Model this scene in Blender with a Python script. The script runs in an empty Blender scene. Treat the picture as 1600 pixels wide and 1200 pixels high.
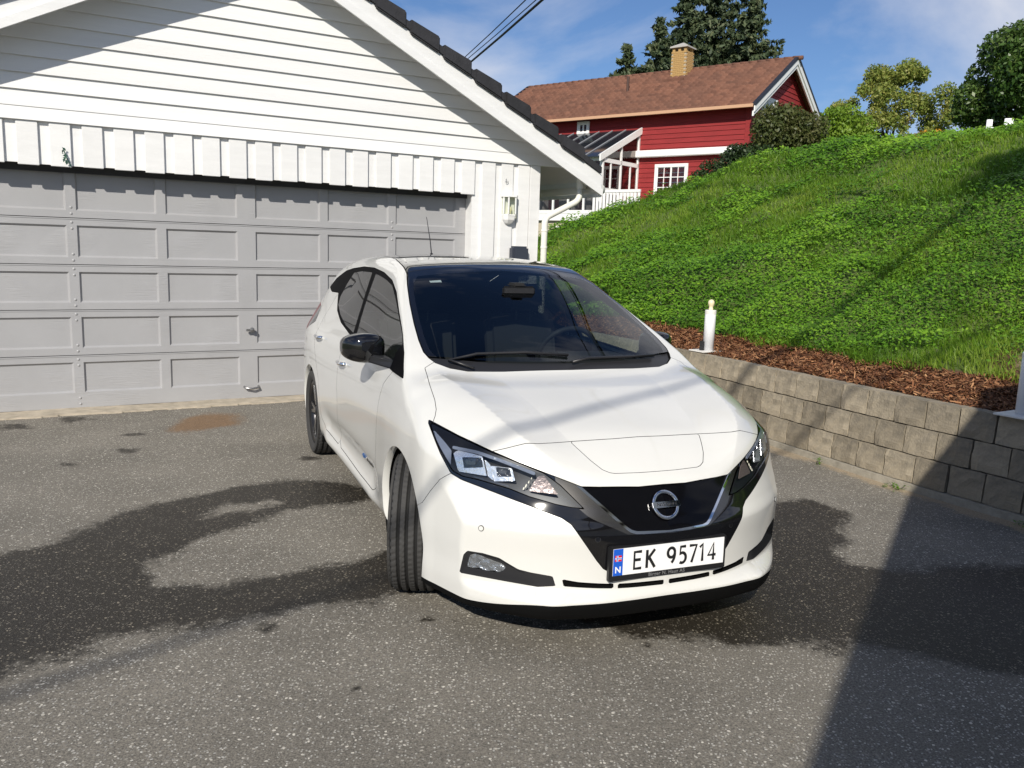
import bpy, bmesh, math, random
import numpy as np
from mathutils import Vector, Matrix
random.seed(7); rng = np.random.default_rng(7)
SC = bpy.context.scene
COL = SC.collection

# ------------------------------------------------------------------ camera
CAM_H, PITCH, ROLL = 1.6204, 0.162566, -0.033886
cp, sp, cr, sr = math.cos(PITCH), math.sin(PITCH), math.cos(ROLL), math.sin(ROLL)
fwd = Vector((0, cp, -sp)); rt = Vector((1, 0, 0)); dn = Vector((0, -sp, -cp))
right = cr * rt + sr * dn; down = -sr * rt + cr * dn
cam_d = bpy.data.cameras.new('camera'); cam = bpy.data.objects.new('camera', cam_d); COL.objects.link(cam)
cam.matrix_world = Matrix(((right.x, -down.x, -fwd.x, 0), (right.y, -down.y, -fwd.y, 0),
                           (right.z, -down.z, -fwd.z, CAM_H), (0, 0, 0, 1)))
cam_d.sensor_width = 36.0; cam_d.lens = 1311.63 / 1600 * 36; cam_d.clip_start = .05; cam_d.clip_end = 2000
SC.camera = cam
SC.render.resolution_x, SC.render.resolution_y = 1024, 768

# ------------------------------------------------------------------ light
SUN_EL, SUN_AZ = math.radians(32.5), math.radians(9.5)      # travel direction of the light, azimuth from +Y to +X
LDIR = Vector((math.cos(SUN_EL) * math.sin(SUN_AZ), math.cos(SUN_EL) * math.cos(SUN_AZ), -math.sin(SUN_EL)))
sun_d = bpy.data.lights.new('sun', 'SUN'); sun = bpy.data.objects.new('sun', sun_d); COL.objects.link(sun)
sun_d.energy = 4.9; sun_d.angle = math.radians(.53); sun_d.color = (1.0, .94, .84)
sun.rotation_euler = LDIR.to_track_quat('-Z', 'Y').to_euler()
world = bpy.data.worlds.new('World'); SC.world = world; world.use_nodes = True
wn, wl = world.node_tree.nodes, world.node_tree.links
bg = wn['Background']
sky = wn.new('ShaderNodeTexSky'); sky.sky_type = 'NISHITA'; sky.sun_disc = False
sky.sun_elevation = SUN_EL; sky.sun_rotation = math.pi + SUN_AZ
sky.air_density = 1.0; sky.dust_density = .25; sky.ozone_density = 3.5; sky.altitude = 100
tc = wn.new('ShaderNodeTexCoord')
mp = wn.new('ShaderNodeMapping'); mp.inputs['Scale'].default_value = (1.0, 1.0, 2.0); mp.inputs['Location'].default_value = (1.35, .2, .6)
nz = wn.new('ShaderNodeTexNoise'); nz.inputs['Scale'].default_value = 1.9; nz.inputs['Detail'].default_value = 9; nz.inputs['Roughness'].default_value = .55
nz.inputs['Distortion'].default_value = .5
rp = wn.new('ShaderNodeValToRGB'); rp.color_ramp.elements[0].position = .45; rp.color_ramp.elements[1].position = .70
mx = wn.new('ShaderNodeMixRGB'); mx.inputs['Color2'].default_value = (12.0, 12.2, 13.2, 1)
wl.new(tc.outputs['Generated'], mp.inputs['Vector']); wl.new(mp.outputs[0], nz.inputs['Vector']); wl.new(nz.outputs['Fac'], rp.inputs['Fac'])
tn = wn.new('ShaderNodeMixRGB'); tn.blend_type = 'MULTIPLY'; tn.inputs['Fac'].default_value = 1; tn.inputs['Color2'].default_value = (1.0, 1.16, 1.42, 1); wl.new(sky.outputs[0], tn.inputs['Color1'])
wl.new(rp.outputs['Color'], mx.inputs['Fac']); wl.new(tn.outputs[0], mx.inputs['Color1']); wl.new(mx.outputs[0], bg.inputs['Color'])
bg.inputs['Strength'].default_value = .062
SC.view_settings.view_transform = 'Standard'; SC.view_settings.look = 'None'
SC.view_settings.gamma = 1; SC.view_settings.use_curve_mapping = False; SC.view_settings.exposure = .06

# ------------------------------------------------------------------ helpers
def tag(o, label=None, cat=None, group=None, kind=None):
    if label: o['label'] = label
    if cat: o['category'] = cat
    if group: o['group'] = group
    if kind: o['kind'] = kind
    return o
def empty(name, loc=(0, 0, 0), rz=0):
    o = bpy.data.objects.new(name, None); COL.objects.link(o); o.location = loc; o.rotation_euler = (0, 0, rz); o.empty_display_size = .1
    return o
def link(name, me, m, parent=None):
    o = bpy.data.objects.new(name, me); COL.objects.link(o)
    if m is not None and not len(me.materials): me.materials.append(m)
    if parent is not None: o.parent = parent
    return o
class MB:
    """collects simple solids and links them as one mesh"""
    def __init__(s): s.v = []; s.f = []
    def add(s, vs, fs):
        b = len(s.v); s.v += [tuple(v) for v in vs]; s.f += [tuple(i + b for i in f) for f in fs]; return s
    def box(s, x0, x1, y0, y1, z0, z1):
        return s.add([(x0, y0, z0), (x1, y0, z0), (x1, y1, z0), (x0, y1, z0), (x0, y0, z1), (x1, y0, z1), (x1, y1, z1), (x0, y1, z1)],
                     [(0, 3, 2, 1), (4, 5, 6, 7), (0, 1, 5, 4), (1, 2, 6, 5), (2, 3, 7, 6), (3, 0, 4, 7)])
    def prism(s, poly, axis, a, b):
        """polygon in the two other axes, extruded along axis from a to b"""
        n = len(poly)
        def P(p, t): return {'x': (t, p[0], p[1]), 'y': (p[0], t, p[1]), 'z': (p[0], p[1], t)}[axis]
        vs = [P(p, a) for p in poly] + [P(p, b) for p in poly]
        fs = [tuple(range(n))[::-1], tuple(range(n, 2 * n))] + [(i, (i + 1) % n, n + (i + 1) % n, n + i) for i in range(n)]
        return s.add(vs, fs)
    def tube(s, path, r, n=10, cap=True):
        P = [Vector(p) for p in path]; rs = r if isinstance(r, (list, tuple)) else [r] * len(P); rings = []
        t0 = (P[1] - P[0]).normalized(); u = t0.orthogonal().normalized()
        for i, p in enumerate(P):
            t = ((P[min(i + 1, len(P) - 1)] - P[i]).normalized() + (P[i] - P[max(i - 1, 0)]).normalized())
            t = t.normalized() if t.length > 1e-9 else t0
            u = (u - t * u.dot(t)).normalized(); w = t.cross(u)
            rings.append([p + (u * math.cos(2 * math.pi * k / n) + w * math.sin(2 * math.pi * k / n)) * rs[i] for k in range(n)])
        vs = [v for g in rings for v in g]; fs = []
        for i in range(len(P) - 1):
            for k in range(n): fs.append((i * n + k, i * n + (k + 1) % n, (i + 1) * n + (k + 1) % n, (i + 1) * n + k))
        if cap: fs += [tuple(range(n))[::-1], tuple(range((len(P) - 1) * n, len(P) * n))]
        return s.add(vs, fs)
    def lathe(s, prof, n=24, axis='z', c=(0, 0, 0), closed=False):
        vs = []; fs = []; m = len(prof)
        for k in range(n):
            a = 2 * math.pi * k / n; ca, sa = math.cos(a), math.sin(a)
            for r, h in prof:
                p = {'z': (r * ca, r * sa, h), 'y': (r * ca, h, r * sa), 'x': (h, r * ca, r * sa)}[axis]
                vs.append((p[0] + c[0], p[1] + c[1], p[2] + c[2]))
        for k in range(n):
            k2 = (k + 1) % n
            for i in range(m - 1 + (1 if closed else 0)):
                j = (i + 1) % m; fs.append((k * m + i, k2 * m + i, k2 * m + j, k * m + j))
        return s.add(vs, fs)
    def quad(s, a, b, c, d): return s.add([a, b, c, d], [(0, 1, 2, 3)])
    def mesh(s, name, smooth=False, fix=True):
        me = bpy.data.meshes.new(name); me.from_pydata([tuple(v) for v in s.v], [], s.f)
        if fix:
            bm = bmesh.new(); bm.from_mesh(me); bmesh.ops.recalc_face_normals(bm, faces=bm.faces[:]); bm.to_mesh(me); bm.free()
        if smooth:
            me.polygons.foreach_set('use_smooth', [True] * len(me.polygons))
        me.update(); return me
    def build(s, name, m, parent=None, smooth=False, bevel=0, fix=True):
        me = s.mesh(name, smooth, fix)
        if bevel:
            bm = bmesh.new(); bm.from_mesh(me)
            bmesh.ops.bevel(bm, geom=[e for e in bm.edges], offset=bevel, segments=2, affect='EDGES', clamp_overlap=True); bm.to_mesh(me); bm.free()
        return link(name, me, m, parent)
def np_mesh(name, V, T, m, parent=None, smooth=True, N=None, kind=None):
    me = bpy.data.meshes.new(name); V = np.asarray(V, np.float32); T = np.asarray(T, np.int32); k = T.shape[1]
    me.vertices.add(len(V)); me.vertices.foreach_set('co', V.ravel())
    me.loops.add(T.size); me.loops.foreach_set('vertex_index', T.ravel())
    me.polygons.add(len(T)); me.polygons.foreach_set('loop_start', np.arange(0, T.size, k, dtype=np.int32))
    if smooth: me.polygons.foreach_set('use_smooth', np.ones(len(T), bool))
    me.update(calc_edges=True); me.validate()
    if N is not None: me.normals_split_custom_set_from_vertices(np.asarray(N, np.float32).tolist())
    o = link(name, me, m, parent)
    if kind: o['kind'] = kind
    return o

# ------------------------------------------------------------------ materials
MAT = {}
def mat(name, col, rough=.5, metal=0., spec=.5, var=.0, vscale=6., bump=0., bscale=60., stretch=(1, 1, 1), coat=0., col2=None, detail=6, coord='Object', ior=None):
    m = bpy.data.materials.new(name); m.use_nodes = True; n, l = m.node_tree.nodes, m.node_tree.links; b = n['Principled BSDF']
    b.inputs['Base Color'].default_value = (*col, 1); b.inputs['Roughness'].default_value = rough; b.inputs['Metallic'].default_value = metal
    b.inputs['Specular IOR Level'].default_value = spec; b.inputs['Coat Weight'].default_value = coat; b.inputs['Coat Roughness'].default_value = .03
    if var or bump or col2:
        t = n.new('ShaderNodeTexCoord'); mp = n.new('ShaderNodeMapping'); mp.inputs['Scale'].default_value = stretch; l.new(t.outputs[coord], mp.inputs[0])
    if var or col2:
        z = n.new('ShaderNodeTexNoise'); z.inputs['Scale'].default_value = vscale; z.inputs['Detail'].default_value = detail; z.inputs['Roughness'].default_value = .6
        l.new(mp.outputs[0], z.inputs['Vector'])
        r = n.new('ShaderNodeValToRGB'); r.color_ramp.elements[0].position = .3; r.color_ramp.elements[1].position = .7
        c2 = col2 or tuple(c * (1 - var) for c in col); c1 = col if col2 else tuple(min(1, c * (1 + var * .5)) for c in col)
        r.color_ramp.elements[0].color = (*c2, 1); r.color_ramp.elements[1].color = (*c1, 1)
        l.new(z.outputs['Fac'], r.inputs['Fac']); l.new(r.outputs['Color'], b.inputs['Base Color'])
    if bump:
        z2 = n.new('ShaderNodeTexNoise'); z2.inputs['Scale'].default_value = bscale; z2.inputs['Detail'].default_value = 5; l.new(mp.outputs[0], z2.inputs['Vector'])
        bp = n.new('ShaderNodeBump'); bp.inputs['Strength'].default_value = bump; bp.inputs['Distance'].default_value = .01
        l.new(z2.outputs['Fac'], bp.inputs['Height']); l.new(bp.outputs[0], b.inputs['Normal'])
    MAT[name] = m; return m
def nodes(m): return m.node_tree.nodes, m.node_tree.links, m.node_tree.nodes['Principled BSDF']
def random_tint(m, amount=.12):
    """a little brightness difference from piece to piece"""
    n, l, b = nodes(m); oi = n.new('ShaderNodeObjectInfo'); mr = n.new('ShaderNodeMapRange'); mr.inputs[3].default_value = 1 - amount; mr.inputs[4].default_value = 1 + amount
    hs = n.new('ShaderNodeHueSaturation'); l.new(oi.outputs['Random'], mr.inputs[0]); l.new(mr.outputs[0], hs.inputs['Value'])
    s = b.inputs['Base Color']
    if s.is_linked: l.new(s.links[0].from_socket, hs.inputs['Color'])
    else: hs.inputs['Color'].default_value = s.default_value
    l.new(hs.outputs[0], s)
def leaf_mat(name, c1, c2, c3, trans=.35, rough=.5):
    """foliage: colour picked per leaf from an attribute, some light let through"""
    m = bpy.data.materials.new(name); m.use_nodes = True; n, l, b = nodes(m)
    at = n.new('ShaderNodeAttribute'); at.attribute_name = 'tint'; r = n.new('ShaderNodeValToRGB'); e = r.color_ramp.elements
    e[0].color = (*c1, 1); e[1].color = (*c3, 1); k = e.new(.5); k.color = (*c2, 1)
    l.new(at.outputs['Fac'], r.inputs['Fac']); l.new(r.outputs[0], b.inputs['Base Color'])
    b.inputs['Roughness'].default_value = rough; b.inputs['Specular IOR Level'].default_value = .35
    tr = n.new('ShaderNodeBsdfTranslucent'); ms = n.new('ShaderNodeMixShader'); ms.inputs[0].default_value = trans
    br = n.new('ShaderNodeHueSaturation'); br.inputs['Value'].default_value = 1.35; l.new(r.outputs[0], br.inputs['Color']); l.new(br.outputs[0], tr.inputs['Color'])
    l.new(b.outputs[0], ms.inputs[1]); l.new(tr.outputs[0], ms.inputs[2]); l.new(ms.outputs[0], n['Material Output'].inputs['Surface'])
    MAT[name] = m; return m
def set_tint(o, t, per):
    """per-vertex float attribute; t one value per leaf, per = vertices per leaf"""
    a = o.data.attributes.new('tint', 'FLOAT', 'POINT'); a.data.foreach_set('value', np.repeat(np.asarray(t, np.float32), per))
def thin_glass(name, tint=(.5, .55, .55), ior=1.5, rough=0.0):
    m = bpy.data.materials.new(name); m.use_nodes = True; n, l = m.node_tree.nodes, m.node_tree.links
    n.remove(n['Principled BSDF']); tr = n.new('ShaderNodeBsdfTransparent'); tr.inputs[0].default_value = (*tint, 1)
    gl = n.new('ShaderNodeBsdfGlossy'); gl.inputs['Roughness'].default_value = rough; gl.inputs['Color'].default_value = (1, 1, 1, 1)
    fr = n.new('ShaderNodeFresnel'); fr.inputs['IOR'].default_value = ior; ms = n.new('ShaderNodeMixShader')
    ge = n.new('ShaderNodeNewGeometry'); ir = n.new('ShaderNodeMapRange'); ir.inputs[3].default_value = ior; ir.inputs[4].default_value = 1 / ior; l.new(ge.outputs['Backfacing'], ir.inputs[0]); l.new(ir.outputs[0], fr.inputs['IOR'])
    l.new(fr.outputs[0], ms.inputs[0]); l.new(tr.outputs[0], ms.inputs[1]); l.new(gl.outputs[0], ms.inputs[2]); l.new(ms.outputs[0], n['Material Output'].inputs['Surface'])
    MAT[name] = m; return m
def text_mesh(name, txt, size, m, parent, mtx, extrude=.0008, xscale=1., offset=0., align='CENTER', spacing=1.):
    cu = bpy.data.curves.new(name, 'FONT'); cu.body = txt; cu.size = size; cu.extrude = extrude; cu.align_x = align; cu.align_y = 'CENTER'; cu.offset = offset; cu.space_character = spacing; cu.resolution_u = 4
    t = bpy.data.objects.new(name, cu); COL.objects.link(t); bpy.context.view_layer.update()
    me = bpy.data.meshes.new_from_object(t.evaluated_get(bpy.context.evaluated_depsgraph_get())); bpy.data.objects.remove(t)
    me.transform(Matrix.Diagonal((xscale, 1, 1, 1))); me.transform(mtx); me.name = name
    o = link(name, me, m, parent); return o
def sdf_poly(P, poly):
    """signed distance (negative inside) of points P (n,2) to a closed polygon"""
    P = np.asarray(P, float); V = np.asarray(poly, float); d = np.full(len(P), 1e9); s = np.ones(len(P)); j = len(V) - 1
    for i in range(len(V)):
        e = V[j] - V[i]; w = P - V[i]; t = np.clip((w @ e) / max(e @ e, 1e-12), 0, 1); b = w - t[:, None] * e
        d = np.minimum(d, (b * b).sum(1)); c1 = P[:, 1] >= V[i, 1]; c2 = P[:, 1] < V[j, 1]; c3 = e[0] * w[:, 1] > e[1] * w[:, 0]
        fl = (c1 & c2 & c3) | (~c1 & ~c2 & ~c3); s = np.where(fl, -s, s); j = i
    return s * np.sqrt(d)
def vnoise(P, scale, seed=0):
    """cheap smooth value noise for numpy points (n,2)"""
    r = np.random.default_rng(seed); G = r.random((64, 64)); Q = np.asarray(P) * scale; i = np.floor(Q).astype(int); f = Q - i; f = f * f * (3 - 2 * f)
    g = lambda a, b: G[(i[:, 0] + a) % 64, (i[:, 1] + b) % 64]
    return (g(0, 0) * (1 - f[:, 0]) + g(1, 0) * f[:, 0]) * (1 - f[:, 1]) + (g(0, 1) * (1 - f[:, 0]) + g(1, 1) * f[:, 0]) * f[:, 1]
def sst(x, a, b):
    t = np.clip((x - a) / (b - a), 0, 1); return t * t * (3 - 2 * t)
# ================================================================== ground
M_asph = mat('asphalt', (.15, .145, .135), .9)
n, l, b = nodes(M_asph)
tcn = n.new('ShaderNodeTexCoord'); obj = tcn.outputs['Object']
def nnoise(scale, detail=4, rough=.55):
    z = n.new('ShaderNodeTexNoise'); z.inputs['Scale'].default_value = scale; z.inputs['Detail'].default_value = detail; z.inputs['Roughness'].default_value = rough; l.new(obj, z.inputs['Vector']); return z.outputs['Fac']
def nramp(src, p0, p1, c0, c1):
    r = n.new('ShaderNodeValToRGB'); r.color_ramp.elements[0].position = p0; r.color_ramp.elements[1].position = p1
    r.color_ramp.elements[0].color = (*c0, 1); r.color_ramp.elements[1].color = (*c1, 1); l.new(src, r.inputs['Fac']); return r.outputs['Color']
def nmix(f, a, c, mode='MIX'):
    x = n.new('ShaderNodeMixRGB'); x.blend_type = mode
    for s, v in ((x.inputs['Fac'], f), (x.inputs['Color1'], a), (x.inputs['Color2'], c)):
        if isinstance(v, (int, float)): s.default_value = v
        elif isinstance(v, tuple): s.default_value = (*v, 1)
        else: l.new(v, s)
    return x.outputs[0]
def nmath(op, a, c, clamp=False):
    x = n.new('ShaderNodeMath'); x.operation = op; x.use_clamp = clamp
    for s, v in ((x.inputs[0], a), (x.inputs[1], c)):
        if isinstance(v, (int, float)): s.default_value = v
        else: l.new(v, s)
    return x.outputs[0]
base = nramp(nnoise(1.3, 5), .3, .75, (.152, .141, .122), (.222, .206, .178))
fine = nramp(nnoise(135, 4, .75), .34, .66, (.45, .45, .45), (1.60, 1.57, 1.50))
base = nmix(1., base, fine, 'MULTIPLY')
def stones(scale, lo, hi, colr, dens, seed):
    """pale aggregate: voronoi cells, only a share of them showing"""
    v = n.new('ShaderNodeTexVoronoi'); v.inputs['Scale'].default_value = scale; v.inputs['Randomness'].default_value = 1
    mp_ = n.new('ShaderNodeMapping'); mp_.inputs['Location'].default_value = (seed, seed * 2.3, 0); l.new(obj, mp_.inputs[0])
    wz = n.new('ShaderNodeTexNoise'); wz.inputs['Scale'].default_value = scale * .8; wz.inputs['Detail'].default_value = 1; l.new(mp_.outputs[0], wz.inputs['Vector'])
    add = n.new('ShaderNodeVectorMath'); add.operation = 'MULTIPLY_ADD'; add.inputs[1].default_value = (.9 / scale,) * 3; l.new(wz.outputs['Color'], add.inputs[0]); l.new(mp_.outputs[0], add.inputs[2]); l.new(add.outputs[0], v.inputs['Vector'])
    inside = nmath('LESS_THAN', v.outputs['Distance'], lo)
    sep = n.new('ShaderNodeSeparateColor'); l.new(v.outputs['Color'], sep.inputs[0])
    show = nmath('GREATER_THAN', sep.outputs[0], 1 - dens)
    return nmath('MULTIPLY', inside, show), sep.outputs[1]
f1, r1 = stones(54, .28, .3, None, .27, 0.0); f2, r2 = stones(88, .34, .3, None, .44, 3.1)
s1 = nramp(r1, 0, 1, (.27, .25, .21), (.70, .66, .57)); s2 = nramp(r2, 0, 1, (.22, .21, .19), (.58, .56, .50))
wet_at = n.new('ShaderNodeAttribute'); wet_at.attribute_name = 'wet'; dirt_at = n.new('ShaderNodeAttribute'); dirt_at.attribute_name = 'dirt'; rust_at = n.new('ShaderNodeAttribute'); rust_at.attribute_name = 'rust'
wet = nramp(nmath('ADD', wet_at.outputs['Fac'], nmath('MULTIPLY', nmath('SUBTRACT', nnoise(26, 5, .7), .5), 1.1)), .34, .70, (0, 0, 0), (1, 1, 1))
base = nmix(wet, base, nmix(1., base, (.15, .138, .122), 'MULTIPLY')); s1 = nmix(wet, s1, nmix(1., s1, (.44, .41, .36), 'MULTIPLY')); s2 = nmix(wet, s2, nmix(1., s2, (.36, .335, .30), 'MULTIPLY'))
col = nmix(f2, base, s2); col = nmix(f1, col, s1)
dn_ = nramp(nmath('ADD', dirt_at.outputs['Fac'], nmath('MULTIPLY', nmath('SUBTRACT', nnoise(22, 6, .75), .5), .9)), .42, .62, (0, 0, 0), (1, 1, 1))
col = nmix(dn_, col, nramp(nnoise(90, 4, .7), .3, .7, (.22, .17, .11), (.46, .38, .27)))
rn_ = nramp(nmath('ADD', rust_at.outputs['Fac'], nmath('MULTIPLY', nmath('SUBTRACT', nnoise(30, 5, .7), .5), .6)), .40, .66, (0, 0, 0), (1, 1, 1))
col = nmix(nmath('MULTIPLY', rn_, .85), col, nramp(nnoise(75, 5, .8), .3, .7, (.075, .042, .022), (.34, .21, .11)))
l.new(col, b.inputs['Base Color'])
rg = n.new('ShaderNodeMapRange'); rg.inputs[3].default_value = .92; rg.inputs[4].default_value = .50; l.new(wet, rg.inputs[0]); l.new(rg.outputs[0], b.inputs['Roughness'])
b.inputs['Specular IOR Level'].default_value = .35
bp = n.new('ShaderNodeBump'); bp.inputs['Strength'].default_value = .75; bp.inputs['Distance'].default_value = .006
hh = nmath('ADD', nnoise(150, 4, .7), nmath('MULTIPLY', nmath('ADD', f1, f2), .25)); l.new(hh, bp.inputs['Height']); l.new(bp.outputs[0], b.inputs['Normal'])

# retaining-wall line: A is near the camera, u runs along it to the back left, q points up the hill
WA = np.array([3.24, 5.2]); WU = np.array([-.4494, .8933]); WQ = np.array([.8933, .4494])
def lq(X, Y): return (X - WA[0]) * WU[0] + (Y - WA[1]) * WU[1], (X - WA[0]) * WQ[0] + (Y - WA[1]) * WQ[1]
def xy(L, Q): return WA[0] + WU[0] * L + WQ[0] * Q, WA[1] + WU[1] * L + WQ[1] * Q
gx, gy = np.arange(-8, 8.01, .045), np.arange(-3, 13.5, .045)
GX, GY = np.meshgrid(gx, gy); P2 = np.stack([GX.ravel(), GY.ravel()], 1)
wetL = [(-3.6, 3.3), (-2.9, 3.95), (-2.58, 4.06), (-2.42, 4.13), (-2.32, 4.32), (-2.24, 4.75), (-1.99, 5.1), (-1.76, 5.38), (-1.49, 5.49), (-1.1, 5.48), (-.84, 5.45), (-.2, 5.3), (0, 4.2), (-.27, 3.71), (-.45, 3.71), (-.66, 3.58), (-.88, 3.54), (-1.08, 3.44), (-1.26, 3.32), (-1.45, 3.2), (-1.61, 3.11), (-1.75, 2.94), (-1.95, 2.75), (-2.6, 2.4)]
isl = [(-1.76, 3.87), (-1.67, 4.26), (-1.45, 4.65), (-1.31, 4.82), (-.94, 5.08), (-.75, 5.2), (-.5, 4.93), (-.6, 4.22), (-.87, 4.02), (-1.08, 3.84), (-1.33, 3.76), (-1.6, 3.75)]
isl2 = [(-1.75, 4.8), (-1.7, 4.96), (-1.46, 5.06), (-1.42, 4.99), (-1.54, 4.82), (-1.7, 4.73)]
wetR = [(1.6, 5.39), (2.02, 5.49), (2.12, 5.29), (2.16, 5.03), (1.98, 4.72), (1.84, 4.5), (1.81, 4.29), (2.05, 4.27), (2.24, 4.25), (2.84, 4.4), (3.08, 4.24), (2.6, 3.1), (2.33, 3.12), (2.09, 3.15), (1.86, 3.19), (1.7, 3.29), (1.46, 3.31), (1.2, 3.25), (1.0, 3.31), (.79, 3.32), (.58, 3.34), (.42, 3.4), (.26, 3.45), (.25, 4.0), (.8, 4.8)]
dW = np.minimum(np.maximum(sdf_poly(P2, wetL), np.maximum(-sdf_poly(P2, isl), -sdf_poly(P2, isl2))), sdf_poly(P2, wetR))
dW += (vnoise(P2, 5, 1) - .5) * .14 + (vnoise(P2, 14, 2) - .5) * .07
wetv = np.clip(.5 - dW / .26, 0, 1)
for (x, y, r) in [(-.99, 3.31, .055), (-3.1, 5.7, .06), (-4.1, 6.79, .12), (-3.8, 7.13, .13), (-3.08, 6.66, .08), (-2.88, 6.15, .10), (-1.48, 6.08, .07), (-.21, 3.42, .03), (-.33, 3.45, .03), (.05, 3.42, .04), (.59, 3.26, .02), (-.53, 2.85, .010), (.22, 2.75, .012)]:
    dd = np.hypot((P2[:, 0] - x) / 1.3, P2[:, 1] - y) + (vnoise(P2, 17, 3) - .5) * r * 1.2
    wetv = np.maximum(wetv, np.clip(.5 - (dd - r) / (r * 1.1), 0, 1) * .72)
Lg, Qg = lq(P2[:, 0], P2[:, 1])
dirt = np.clip(.95 - (-Qg - .05) / .34 + (vnoise(P2, 4, 5) - .5) * .6, 0, 1) * (Qg < .15) * (Lg > -6)
CG, SG = math.cos(.52505), math.sin(.52505)
dg = (P2[:, 0] * SG - (P2[:, 1] - 9.8984) * CG)                       # distance in front of the garage door plane
dirt = np.maximum(dirt, np.clip(.55 - dg / .10 + (vnoise(P2, 3, 8) - .5) * .35, 0, 1) * (dg > -.5))
dirt = np.maximum(dirt, np.clip(.62 - np.hypot(P2[:, 0] - .97, P2[:, 1] - 2.61) / .22, 0, 1) * .72)
rust = np.clip(1.05 - np.hypot((P2[:, 0] + 2.67) / .44, (P2[:, 1] - 7.20) / .66) + (vnoise(P2, 6, 17) - .5) * .3, 0, 1) * 1.1
NX, NY = len(gx), len(gy); idx = np.arange(NX * NY).reshape(NY, NX)
F4 = np.stack([idx[:-1, :-1].ravel(), idx[:-1, 1:].ravel(), idx[1:, 1:].ravel(), idx[1:, :-1].ravel()], 1)
Vg = np.c_[P2, (vnoise(P2, .6, 11) - .5) * .012 + (vnoise(P2, 2.1, 12) - .5) * .004 + .004]
drv = np_mesh('driveway', Vg, F4, M_asph); drv['kind'] = 'structure'
for nm, arr in (('wet', wetv), ('dirt', dirt), ('rust', rust)):
    a = drv.data.attributes.new(nm, 'FLOAT', 'POINT'); a.data.foreach_set('value', arr.astype(np.float32))
M_earth = mat('meadow_ground', (.07, .10, .03), .95, var=.4, vscale=.3)
g_ = MB().quad((-600, -600, -.03), (600, -600, -.03), (600, 900, -.03), (-600, 900, -.03)).build('ground', M_earth); g_['kind'] = 'structure'

# ================================================================== hill
def lc_(q): return np.interp(q, [0, 2.67, 3.73, 4.63, 5.59, 6.27, 6.78, 9, 14, 30], [11.6, 11.4, 11.2, 11.0, 10.3, 9.3, 8.6, 11, 17, 30])
def hill_z(L, Q):
    z = .615 + .09 * np.minimum(Q, .85) + .5 * np.logaddexp(0, (Q - .92) * 9) / 9
    cap = 3.52 + .02 * (Q - 6.5); k = .22; h = np.maximum(k - np.abs(z - cap), 0) / k; z = np.minimum(z, cap) - h * h * k * .25
    o = np.maximum(L - lc_(Q), 0); z = z - .30 * o * o / (o + 1.2)
    P = np.stack([np.ravel(L), np.ravel(Q)], 1)
    bmp = ((vnoise(P, .55, 21) - .5) * .30 + (vnoise(P, 1.7, 22) - .5) * .14 + (vnoise(P, 5, 23) - .5) * .03).reshape(np.shape(L))
    return z + bmp * sst(Q, .9, 1.8) + (vnoise(P, 9, 24) - .5).reshape(np.shape(L)) * .02
La = np.concatenate([np.arange(-7, 14, .12), np.arange(14, 45, 1.)]); Qa = np.concatenate([np.arange(.19, 8, .10), np.arange(8, 30, .8)])
LL, QQ = np.meshgrid(La, Qa); ZZ = hill_z(LL, QQ); XX, YY = xy(LL, QQ)
ix = np.arange(LL.size).reshape(LL.shape)
F4 = np.stack([ix[:-1, :-1].ravel(), ix[1:, :-1].ravel(), ix[1:, 1:].ravel(), ix[:-1, 1:].ravel()], 1)
M_soil = mat('hill_soil', (.065, .105, .018), .95, col2=(.10, .13, .03), vscale=3)
n, l, b = nodes(M_soil)
sa = n.new('ShaderNodeAttribute'); sa.attribute_name = 'soil'; obj = n.new('ShaderNodeTexCoord').outputs['Object']
src = b.inputs['Base Color'].links[0].from_socket
mul = nramp(nnoise(45, 6, .75), .3, .7, (.045, .022, .012), (.15, .075, .04)); dry = nramp(nnoise(30, 6, .7), .3, .7, (.15, .12, .06), (.28, .23, .13))
c_ = nmix(nramp(sa.outputs['Fac'], .35, .5, (0, 0, 0), (1, 1, 1)), src, mul); c_ = nmix(nramp(sa.outputs['Fac'], .8, 1., (0, 0, 0), (1, 1, 1)), c_, dry); l.new(c_, b.inputs['Base Color'])
hill = np_mesh('hill', np.stack([XX.ravel(), YY.ravel(), ZZ.ravel()], 1), F4, M_soil); hill['kind'] = 'structure'
lqP = np.stack([LL.ravel(), QQ.ravel()], 1); edge = .88 + (vnoise(lqP, 2.5, 31) - .5) * .34
def bare_f(L, Q): return np.clip(1.1 - np.hypot((L - .62) / .62, (Q - 1.38) / .50), 0, 1)
soil = .6 * sst(edge - lqP[:, 1], -.06, .06); soil = np.maximum(soil, bare_f(lqP[:, 0], lqP[:, 1]) * 1.6)
a = hill.data.attributes.new('soil', 'FLOAT', 'POINT'); a.data.foreach_set('value', soil.astype(np.float32))

# bark mulch: thousands of chips
M_chip = leaf_mat('bark_chip', (.055, .024, .012), (.21, .085, .036), (.48, .27, .13), trans=0., rough=.85)
N_ = 42000; Lc = rng.uniform(-3.2, 7.2, N_); ed = .9 + (vnoise(np.stack([Lc, Lc * 0 + 3], 1), 2.5, 31) - .5) * .34; Qc = .17 + rng.random(N_) * (ed + .06 - .17)
zc = hill_z(Lc, Qc) + rng.uniform(.0, .022, N_); X_, Y_ = xy(Lc, Qc); C_ = np.stack([X_, Y_, zc], 1)
th = rng.uniform(0, 2 * np.pi, N_); ln = rng.gamma(2.6, .0065, N_) + .006; wd = rng.uniform(.003, .008, N_); tl = rng.normal(0, .35, N_)
d1 = np.stack([np.cos(th), np.sin(th), tl], 1) * ln[:, None]; d2 = np.stack([-np.sin(th), np.cos(th), rng.normal(0, .5, N_)], 1) * wd[:, None]
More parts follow.
